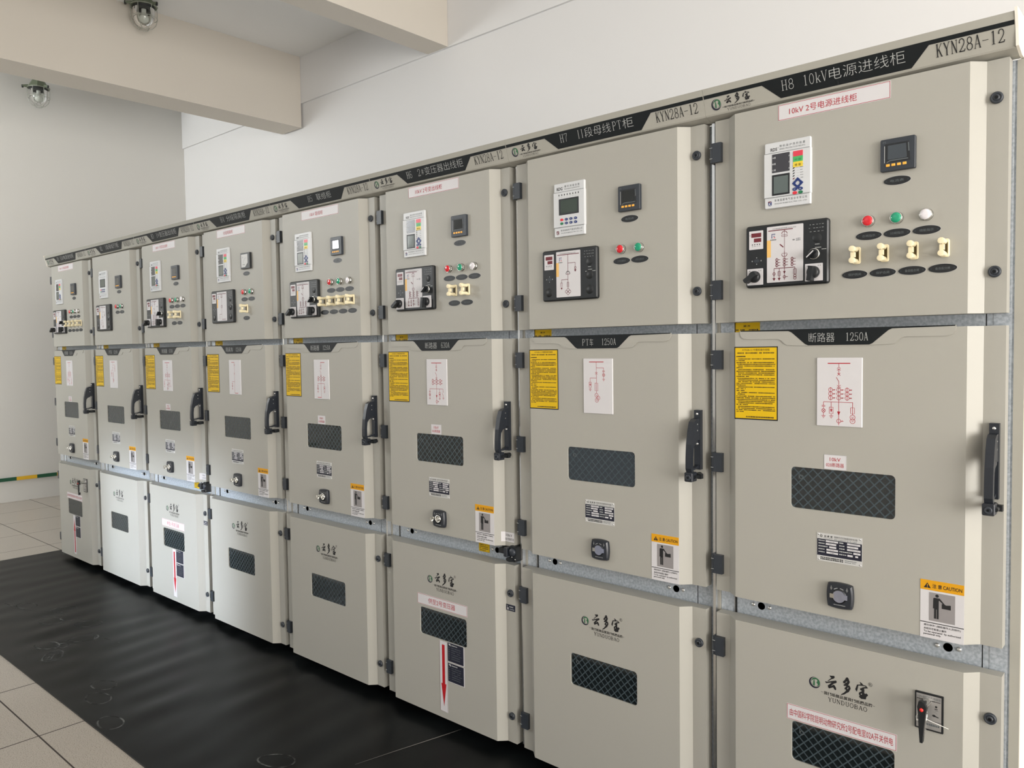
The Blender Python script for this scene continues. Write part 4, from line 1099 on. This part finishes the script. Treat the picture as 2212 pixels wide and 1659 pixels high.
for k, c in enumerate(ROW):
    cab = thing('switchgear_cabinet', (0.8 * k, 0, 0), LABELS[k], 'electrical cabinet', 'switchgear cabinets in one row')
    # body
    fr = part('frame', 'frame', b_frame, cab)
    for x, z in ((.106, .781), (.157, .780), (.614, .777), (.665, .778)): part('bolt', 'bolt', b_bolt, fr, (x, 0, z))
    part('plinth', 'plinth', b_plinth, cab)
    part('header_board', 'hdr%d' % k, header_builder(c['no'], c['title'], k == 0, k == 7), cab)
    if k == 7: part('end_panel', 'endp', b_endpanel, cab)
    # upper door and its instruments
    z0, z1 = DOORS['upper']
    ud = part('upper_door', 'ud', lambda mb: b_door(mb, *DOORS['upper']), cab)
    for z in (2.1515, 1.7395): part('hinge', 'hinge', b_hinge, ud, (0, 0, z))
    for z in (2.1565, 1.7405): part('door_lock', 'lock', b_lock, ud, (.7415, 0, z))
    make_relay(cab, c['relay'], c['rx'], 1.9575)
    make_meter(cab, c['meterx'], 2.0120, c.get('analog', False))
    oval(cab, '电压表' if c['relay'] == 'G' or c.get('analog') else '电流表', c['meterx'] + .038, 1.9880)
    make_mimic(cab, c['mimic'][0], c['mimic'][1], c['mx'], 1.7360)
    for i in range(c['lamps']):
        x = c['lx'] + i * .0695
        lamp(cab, LAMPC[i], x, 1.8920)
        s = ('工作位置指示', '试验位置指示')[i] if c['relay'] == 'G' else ('合闸指示', '分闸指示', '储能指示')[i]
        oval(cab, s, x, 1.8540)
    n = c['links']; xm = {4: .533, 2: .533, 1: .525}.get(n, 0)
    if k in (0, 7): xm = .5335
    for i in range(n):
        x = xm + (i - (n - 1) / 2) * .0705
        plate_link(cab, x, 1.8045)
        oval(cab, ('保护跳闸', '保护合闸', '备自投合闸', '备自投分闸')[i], x - .005, 1.7550)
    if c['red']:
        _, _, asp = text_polys(c['red']); tw = min(.0195 * asp, .24); w = .298
        part('title_sticker', 'red%d' % k, b_redlabel(w, .044, [(c['red'], .149 - .026 - tw / 2, .149 - .026 + tw / 2, .0115, .0315)]), cab, (c['redx'], 0, 2.2005))
    part('reminder_strip', 'strip', b_strip, cab, (.0465, 0, 1.6110))
    # middle door
    md = part('middle_door', 'md', lambda mb: b_door(mb, DOORS['middle'][0], DOORS['middle'][1], WIN['middle']), cab)
    for z in (1.5280, 1.2140, .8990): part('hinge', 'hinge', b_hinge, md, (.001, 0, z))
    part('viewing_window', 'mpane', lambda mb: b_pane(mb, WIN['middle']), md); part('wire_mesh', 'mwire', lambda mb: b_wire(mb, WIN['middle']), md)
    part('name_board', 'nb' + c['board'][0][0] + c['board'][1][0], nameboard_builder(*c['board']), cab)
    part('instruction_sheet', 'sheet', b_sheet, cab, (.0785, 0, 1.3525))
    part('diagram_plate', 'dia' + c['dia'][0], b_plate(c['dia'][1], ''), cab, (.3235, 0, 1.3460))
    if c['win']: part('breaker_sticker', 'wl%d' % k, b_winlabel(c['win']), cab, (.3430, 0, 1.2262))
    rp = part('rating_plate', 'rating', b_rating, cab, (.3245, 0, .9690))
    for x in (.005, .1165):
        for z in (.0045, .0740): part('rivet', 'rivet', b_rivet, rp, (x, 0, z))
    cr = part('crank_socket', 'crank', b_crank, cab, (.3905, 0, .8820))
    part('socket_cover', 'ccov' + c['crank'], b_crank_cover if c['crank'] == 'shut' else b_crank_open, cr)
    part('caution_sign', 'caution', b_caution, cab, (.5900, -.0002, .8155 if k == 7 else .8165))
    h = part('door_handle', 'handle', b_handle, cab); part('grip', 'grip', b_grip, h); part('handle_lock', 'hlock', b_hlock, h)
    # lower door
    ld = part('lower_door', 'ld', lambda mb: b_door(mb, DOORS['lower'][0], DOORS['lower'][1], WIN['lower']), cab)
    for z in (.6430, .1610): part('hinge', 'hinge', b_hinge, ld, (.005, 0, z))
    for z in (.6350, .1550): part('door_lock', 'lock', b_lock, ld, (.7440, 0, z))
    part('viewing_window', 'lpane', lambda mb: b_pane(mb, WIN['lower']), ld); part('wire_mesh', 'lwire', lambda mb: b_wire(mb, WIN['lower']), ld)
    part('brand_mark', 'brand', b_brand, cab, (.3190, 0, .6190))
    if c.get('low'):
        long_ = len(c['low']) > 12
        segs = [(c['low'], .0090, .2880, .0115, .0330)] if long_ else [(c['low'], .0680, .2280, .0115, .0345)]
        part('supply_sticker', 'low%d' % k, b_redlabel(.297, .045, segs), cab, (.2390, 0, .4930 if long_ else .5025))
        part('flow_arrow', 'arrow' + c['arrow'], b_arrow(c['arrow'] == 'up'), cab, (.3700 if k else .345, 0, .0775))
        part('reference_card', 'card', b_card, cab, (.4200 if k else .392, 0, .2960)); part('reference_card', 'card', b_card, cab, (.4200 if k else .392, 0, .2120))
    if c.get('sw'):
        sw = part('interlock_switch', 'swp', b_swplate, cab, (.5800, 0, .5755))
        part('lever', 'swh', b_swhandle, sw); part('release_button', 'swb', b_swbutton, sw, label='red button')
    if c.get('earth'):
        part('earthing_lever', 'emech', b_earthmech, cab); part('earthing_sticker', 'el%d' % k, b_earthlabel(c['earth']), cab)
        part('notice_sticker', 'sy', b_smallyellow, cab, (.5390, 0, .7590)); part('padlock_sticker', 'ml', b_minilabel, cab)

# white nylon tie looped on the near interlock lever
mb = MB()
mb.tube([(6.2085, -.030, .6560), (6.2150, -.034, .6420), (6.2170, -.038, .6250), (6.2150, -.040, .6190)], .0012, M_TIE, 6)
mb.tube([(6.2150, -.040, .6190), (6.2400, -.034, .6115), (6.2640, -.028, .6040)], .0008, M_TIE, 6)
mb.tube([(6.2150, -.040, .6190), (6.1960, -.0515, .6150), (6.1930, -.040, .6200), (6.1980, -.034, .6300), (6.2085, -.030, .6560)], .0012, M_TIE, 6)
mb.box(6.2135, 6.2172, -.0425, -.0375, .6165, .6215, M_TIE)
tag(link('cable_tie', mb.mesh('cable_tie')), 'white nylon cable tie looped round the black interlock lever on the nearest cabinet', 'cable tie')

# ------------------------------------------------------------------ room shell
def wall_panels(mb, axis, pos, thick, u0, u1, z0, z1, holes, mt):
    """wall with rectangular openings; axis 'y': wall in the xz plane at y = pos .. pos+thick, 'x': in the yz plane"""
    us = sorted({u0, u1} | {h[0] for h in holes} | {h[1] for h in holes})
    for a, b in zip(us[:-1], us[1:]):
        cut = sorted((h[2], h[3]) for h in holes if h[0] <= a + 1e-6 and h[1] >= b - 1e-6)
        z = z0
        for lo, hi in cut + [(z1, z1)]:
            if lo > z + 1e-6:
                if axis == 'y': mb.box(a, b, min(pos, pos + thick), max(pos, pos + thick), z, lo, mt)
                else: mb.box(min(pos, pos + thick), max(pos, pos + thick), a, b, z, lo, mt)
            z = max(z, hi)

mb = MB(); mb.box(XL - .25, XR + .25, YF - .25, YB + .25, -.12, 0, M_FLOOR); struct('floor', mb)
mb = MB(); mb.box(XL - .25, XR + .25, YF - .25, YB + .25, ZC, ZC + .15, M_CEIL); struct('ceiling', mb)
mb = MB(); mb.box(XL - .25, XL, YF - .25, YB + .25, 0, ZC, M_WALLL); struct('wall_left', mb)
mb = MB(); mb.box(XL, XR, YB, YB + .25, 0, ZC, M_WALL); struct('wall_back', mb)
mb = MB(); wall_panels(mb, 'y', YF, -.25, XL, XR, 0, ZC, FRONT_WIN + [FRONT_DOOR], M_WALL); struct('wall_front', mb)
mb = MB(); wall_panels(mb, 'x', XR, .25, YF, YB, 0, ZC, RIGHT_WIN, M_WALL); struct('wall_right', mb)
# beams: two deep ones across the room, one along the top of the back wall
mb = MB(); mb.box(-.705, -.350, YF, YB - .022, 3.890, ZC, M_BEAM); struct('trim_1', mb)
mb = MB(); mb.box(1.590, 1.840, YF, YB - .022, 4.142, ZC, M_BEAM); struct('trim_2', mb)
mb = MB(); mb.box(XL, XR, YB - .020, YB, 4.140, ZC, M_WALL); struct('trim_3', mb)
n = 0
for holes, ax in ((FRONT_WIN, 'y'), (RIGHT_WIN, 'x')):
    for a, b, c, d in holes:
        n += 1; mb = MB(); t = .03
        bars = [(a, a + .05, c, d), (b - .05, b, c, d), (a, b, c, c + .05), (a, b, d - .05, d), ((a + b) / 2 - .025, (a + b) / 2 + .025, c, d), (a, b, c + .62 * (d - c), c + .62 * (d - c) + .04)]
        for u0, u1, w0, w1 in bars:
            if ax == 'y': mb.box(u0, u1, YF - .06 - t, YF - .06, w0, w1, M_FRAMEW)
            else: mb.box(XR + .06, XR + .06 + t, u0, u1, w0, w1, M_FRAMEW)
        struct('window_%d' % n, mb)
a, b, c, d = FRONT_DOOR
mb = MB()
for u0, u1, w0, w1 in ((a, a + .05, 0, d), (b - .05, b, 0, d), (a + .05, b - .05, d - .05, d)): mb.box(u0, u1, YF - .12, YF - .02, w0, w1, M_FRAMEW)
struct('door_1', mb)

# ------------------------------------------------------------------ rubber mat with ripples and dusty shoe prints
rm = random.Random(4)
RIP = [(rm.uniform(.16, .42), rm.uniform(0, 6.28), rm.uniform(-.22, .22), rm.uniform(.5, 1.0)) for _ in range(9)]
MX0, MX1, MY0, MY1 = -.183, 7.6, -.945, .105
def mat_h(x, y):
    env = .35 + .65 * math.exp(-((x - 2.6) / 1.9) ** 2)
    edge = max(0, min(1, (x - MX0) / .35)) * max(0, min(1, (y - MY0) / .25))
    h = sum(q * math.sin(2 * PI * (x + s * y + .05 * math.sin(3.1 * y + p)) / l + p) for l, p, s, q in RIP) / 4.5
    return .0062 + .0048 * env * edge * (.6 + h)
mb = MB()
NX, NY = 620, 26
V = [(MX0 + (MX1 - MX0) * i / NX, MY0 + (MY1 - MY0) * j / NY) for j in range(NY + 1) for i in range(NX + 1)]
mb.add([(x, y, mat_h(x, y)) for x, y in V], [(j * (NX + 1) + i, j * (NX + 1) + i + 1, (j + 1) * (NX + 1) + i + 1, (j + 1) * (NX + 1) + i) for j in range(NY) for i in range(NX)], M_MAT, True)
for seq in ([(MX0 + (MX1 - MX0) * i / NX, MY0) for i in range(NX + 1)], [(MX0, MY1 + (MY0 - MY1) * j / NY) for j in range(NY + 1)], [(MX1, MY0 + (MY1 - MY0) * j / NY) for j in range(NY + 1)]):
    m_ = len(seq)
    mb.add([(x, y, mat_h(x, y)) for x, y in seq] + [(x, y, .0005) for x, y in seq], [(m_ + i, m_ + i + 1, i + 1, i) for i in range(m_ - 1)], M_MAT)
def ground_stroke(pts, w, mt, lift=.0007, w1=None):
    n = len(pts); L_, R_ = [], []
    for i in range(n):
        (ax, ay), (bx, by) = pts[max(i - 1, 0)], pts[min(i + 1, n - 1)]
        l = math.hypot(bx - ax, by - ay) or 1; u = w if w1 is None else w + (w1 - w) * i / (n - 1)
        nx, ny = -(by - ay) / l * u / 2, (bx - ax) / l * u / 2
        L_.append((pts[i][0] + nx, pts[i][1] + ny)); R_.append((pts[i][0] - nx, pts[i][1] - ny))
    mb.add([(x, y, mat_h(x, y) + lift) for x, y in L_ + R_], [(n + i, n + i + 1, i + 1, i) for i in range(n - 1)], mt)
def shoe(x, y, ang, tread, s=1.0):
    c, s_ = math.cos(ang), math.sin(ang)
    T = lambda u, v: (x + (u * c - v * s_) * s, y + (u * s_ + v * c) * s)
    fore = [(.045 + .075 * math.cos(t) , .045 * math.sin(t) * (1 + .12 * math.cos(t))) for t in [2 * PI * i / 22 for i in range(23)]]
    heel = [(-.095 + .038 * math.cos(t), .032 * math.sin(t)) for t in [2 * PI * i / 16 for i in range(17)]]
    ground_stroke([T(*p) for p in fore], .007 * s, M_DUST); 
    if tread:
        for k in range(4):
            u = .0 + k * .03; ground_stroke([T(u, -.034), T(u, .034)], .003, M_DUST)
        for v in (-.018, .0, .018): ground_stroke([T(-.015, v), T(.10, v)], .0025, M_DUST)
        ground_stroke([T(*p) for p in heel], .006 * s, M_DUST)
for q in ((1.17, -.60, .3, False), (1.46, -.50, 1.1, False), (1.62, -.62, .6, False), (2.03, -.765, .4, False), (2.22, -.750, -.6, True), (2.10, -.62, 1.2, False), (2.80, -.76, .2, False), (2.93, -.83, .1, False), (3.22, -.885, .0, False), (1.85, -.50, .9, False), (4.05, -.62, .5, False)): shoe(*q)
for p in ([(1.05, -.66), (1.30, -.62), (1.52, -.50), (1.78, -.46)], [(1.50, -.60), (1.62, -.52), (1.70, -.56), (1.80, -.44)], [(1.95, -.60), (2.12, -.52), (2.22, -.56)], [(2.2, -.5), (2.34, -.47)], [(4.35, -.62), (4.55, -.50), (4.70, -.42)]): ground_stroke(p, .006, M_DUST, .0009, .002)
ground_stroke([(4.345, -.42), (4.385, -.25), (4.425, -.08)], .0015, M_SHEEN, .0009, .005); ground_stroke([(4.425, -.08), (4.452, .04)], .005, M_SHEEN, .0009, .001)
tag(link('rubber_mat', mb.mesh('rubber_mat')), 'black rippled rubber mat with dusty shoe prints along the foot of the cabinets', 'mat')

# ------------------------------------------------------------------ earthing bar along the left wall
gb = thing('grounding_bar', (XL, 0, .246), 'green and yellow striped earthing bar running low along the left wall', 'metal bar')
mb = MB(); y = -4.425; i = 0
while y < 2.4:
    mb.box(.012, .018, y, y + .2, -.019, .019, M_YEL if (i % 2) else M_GRN); y += .2; i += 1
link('striped_bar', mb.mesh('striped_bar'), gb)
mbk = MB(); mbk.box(0, .0122, -.02, .02, -.014, .014, M_GALV); bk = mbk.mesh('bracket')
for y in (-3.6, -2.4, -1.2, .0, 1.2, 2.2): link('bracket', bk, gb, (0, y, 0))

# ------------------------------------------------------------------ explosion-proof wall lamps
def b_cap(mb):
    c = M_LAMPG
    mb.lathe((0, 0, 0), [(.004, .086), (.052, .086), (.058, .078), (.098, .012), (.110, .006), (.112, -.006), (.092, -.010), (.088, .0)], c, 8, 'z', False, PI / 8)
    for a in (.35, .35 + 2 * PI / 3, .35 + 4 * PI / 3):
        u, v = math.cos(a), math.sin(a)
        mb.cyl((u * .095, v * .095, .004), (u * .150, v * .150, -.004), .017, .011, c, 8); mb.cyl((u * .146, v * .146, .006), (u * .146, v * .146, -.022), .010, .010, M_LAMPD, 8)
    mb.lathe((0, 0, 0), [(.090, -.004), (.090, -.030), (.040, -.034), (.040, -.010)], M_LAMPD, 20)
def b_globe(mb):
    mb.lathe((0, 0, 0), [(.088, -.012), (.090, -.060), (.088, -.100), (.078, -.138), (.058, -.165), (.030, -.180), (.0001, -.185)], M_GLASS, 28)
def b_bulb(mb):
    mb.cyl((0, 0, -.030), (0, 0, -.062), .020, .020, M_OPAL, 14)
    mb.lathe((0, 0, 0), [(.018, -.060), (.030, -.080), (.040, -.105), (.036, -.128), (.020, -.142), (.0001, -.147)], M_OPAL, 18)
def b_cage(mb):
    for i in range(6):
        a = 2 * PI * i / 6 + .2; u, v = math.cos(a), math.sin(a)
        mb.tube([(u * r, v * r, z) for r, z in ((.104, -.006), (.106, -.060), (.104, -.110), (.092, -.155), (.060, -.190), (.030, -.203))], .0026, M_CAGE, 6)
    for r, z in ((.106, -.008), (.106, -.105), (.032, -.203)): mb.tube([(r * math.cos(2 * PI * i / 28), r * math.sin(2 * PI * i / 28), z) for i in range(28)], .0026, M_CAGE, 6, True)
def wall_lamp(x, y, z, wall_x, label):
    t = thing('caged_lamp', (x, y, z), label, 'lamp', 'caged lamps high on the walls')
    part('cap', 'lcap', b_cap, t, label='olive green cast cap'); part('glass_globe', 'lglobe', b_globe, t); part('bulb', 'lbulb', b_bulb, t); part('wire_cage', 'lcage', b_cage, t)
    mb = MB(); mb.cyl((wall_x - x, 0, .045), (-.055, 0, .045), .013, .013, M_LAMPG, 12); mb.cyl((wall_x - x, 0, .045), (wall_x - x + .014, 0, .045), .040, .036, M_LAMPG, 16)
    link('wall_arm', mb.mesh('wall_arm'), t)
wall_lamp(-2.79, .885, 4.462, XL, 'unlit caged glass lamp with olive green cap on the left wall below the beam')
wall_lamp(-.175, .885, 4.560, -.350, 'unlit caged glass lamp on the beam face, cut by the top of the photo')
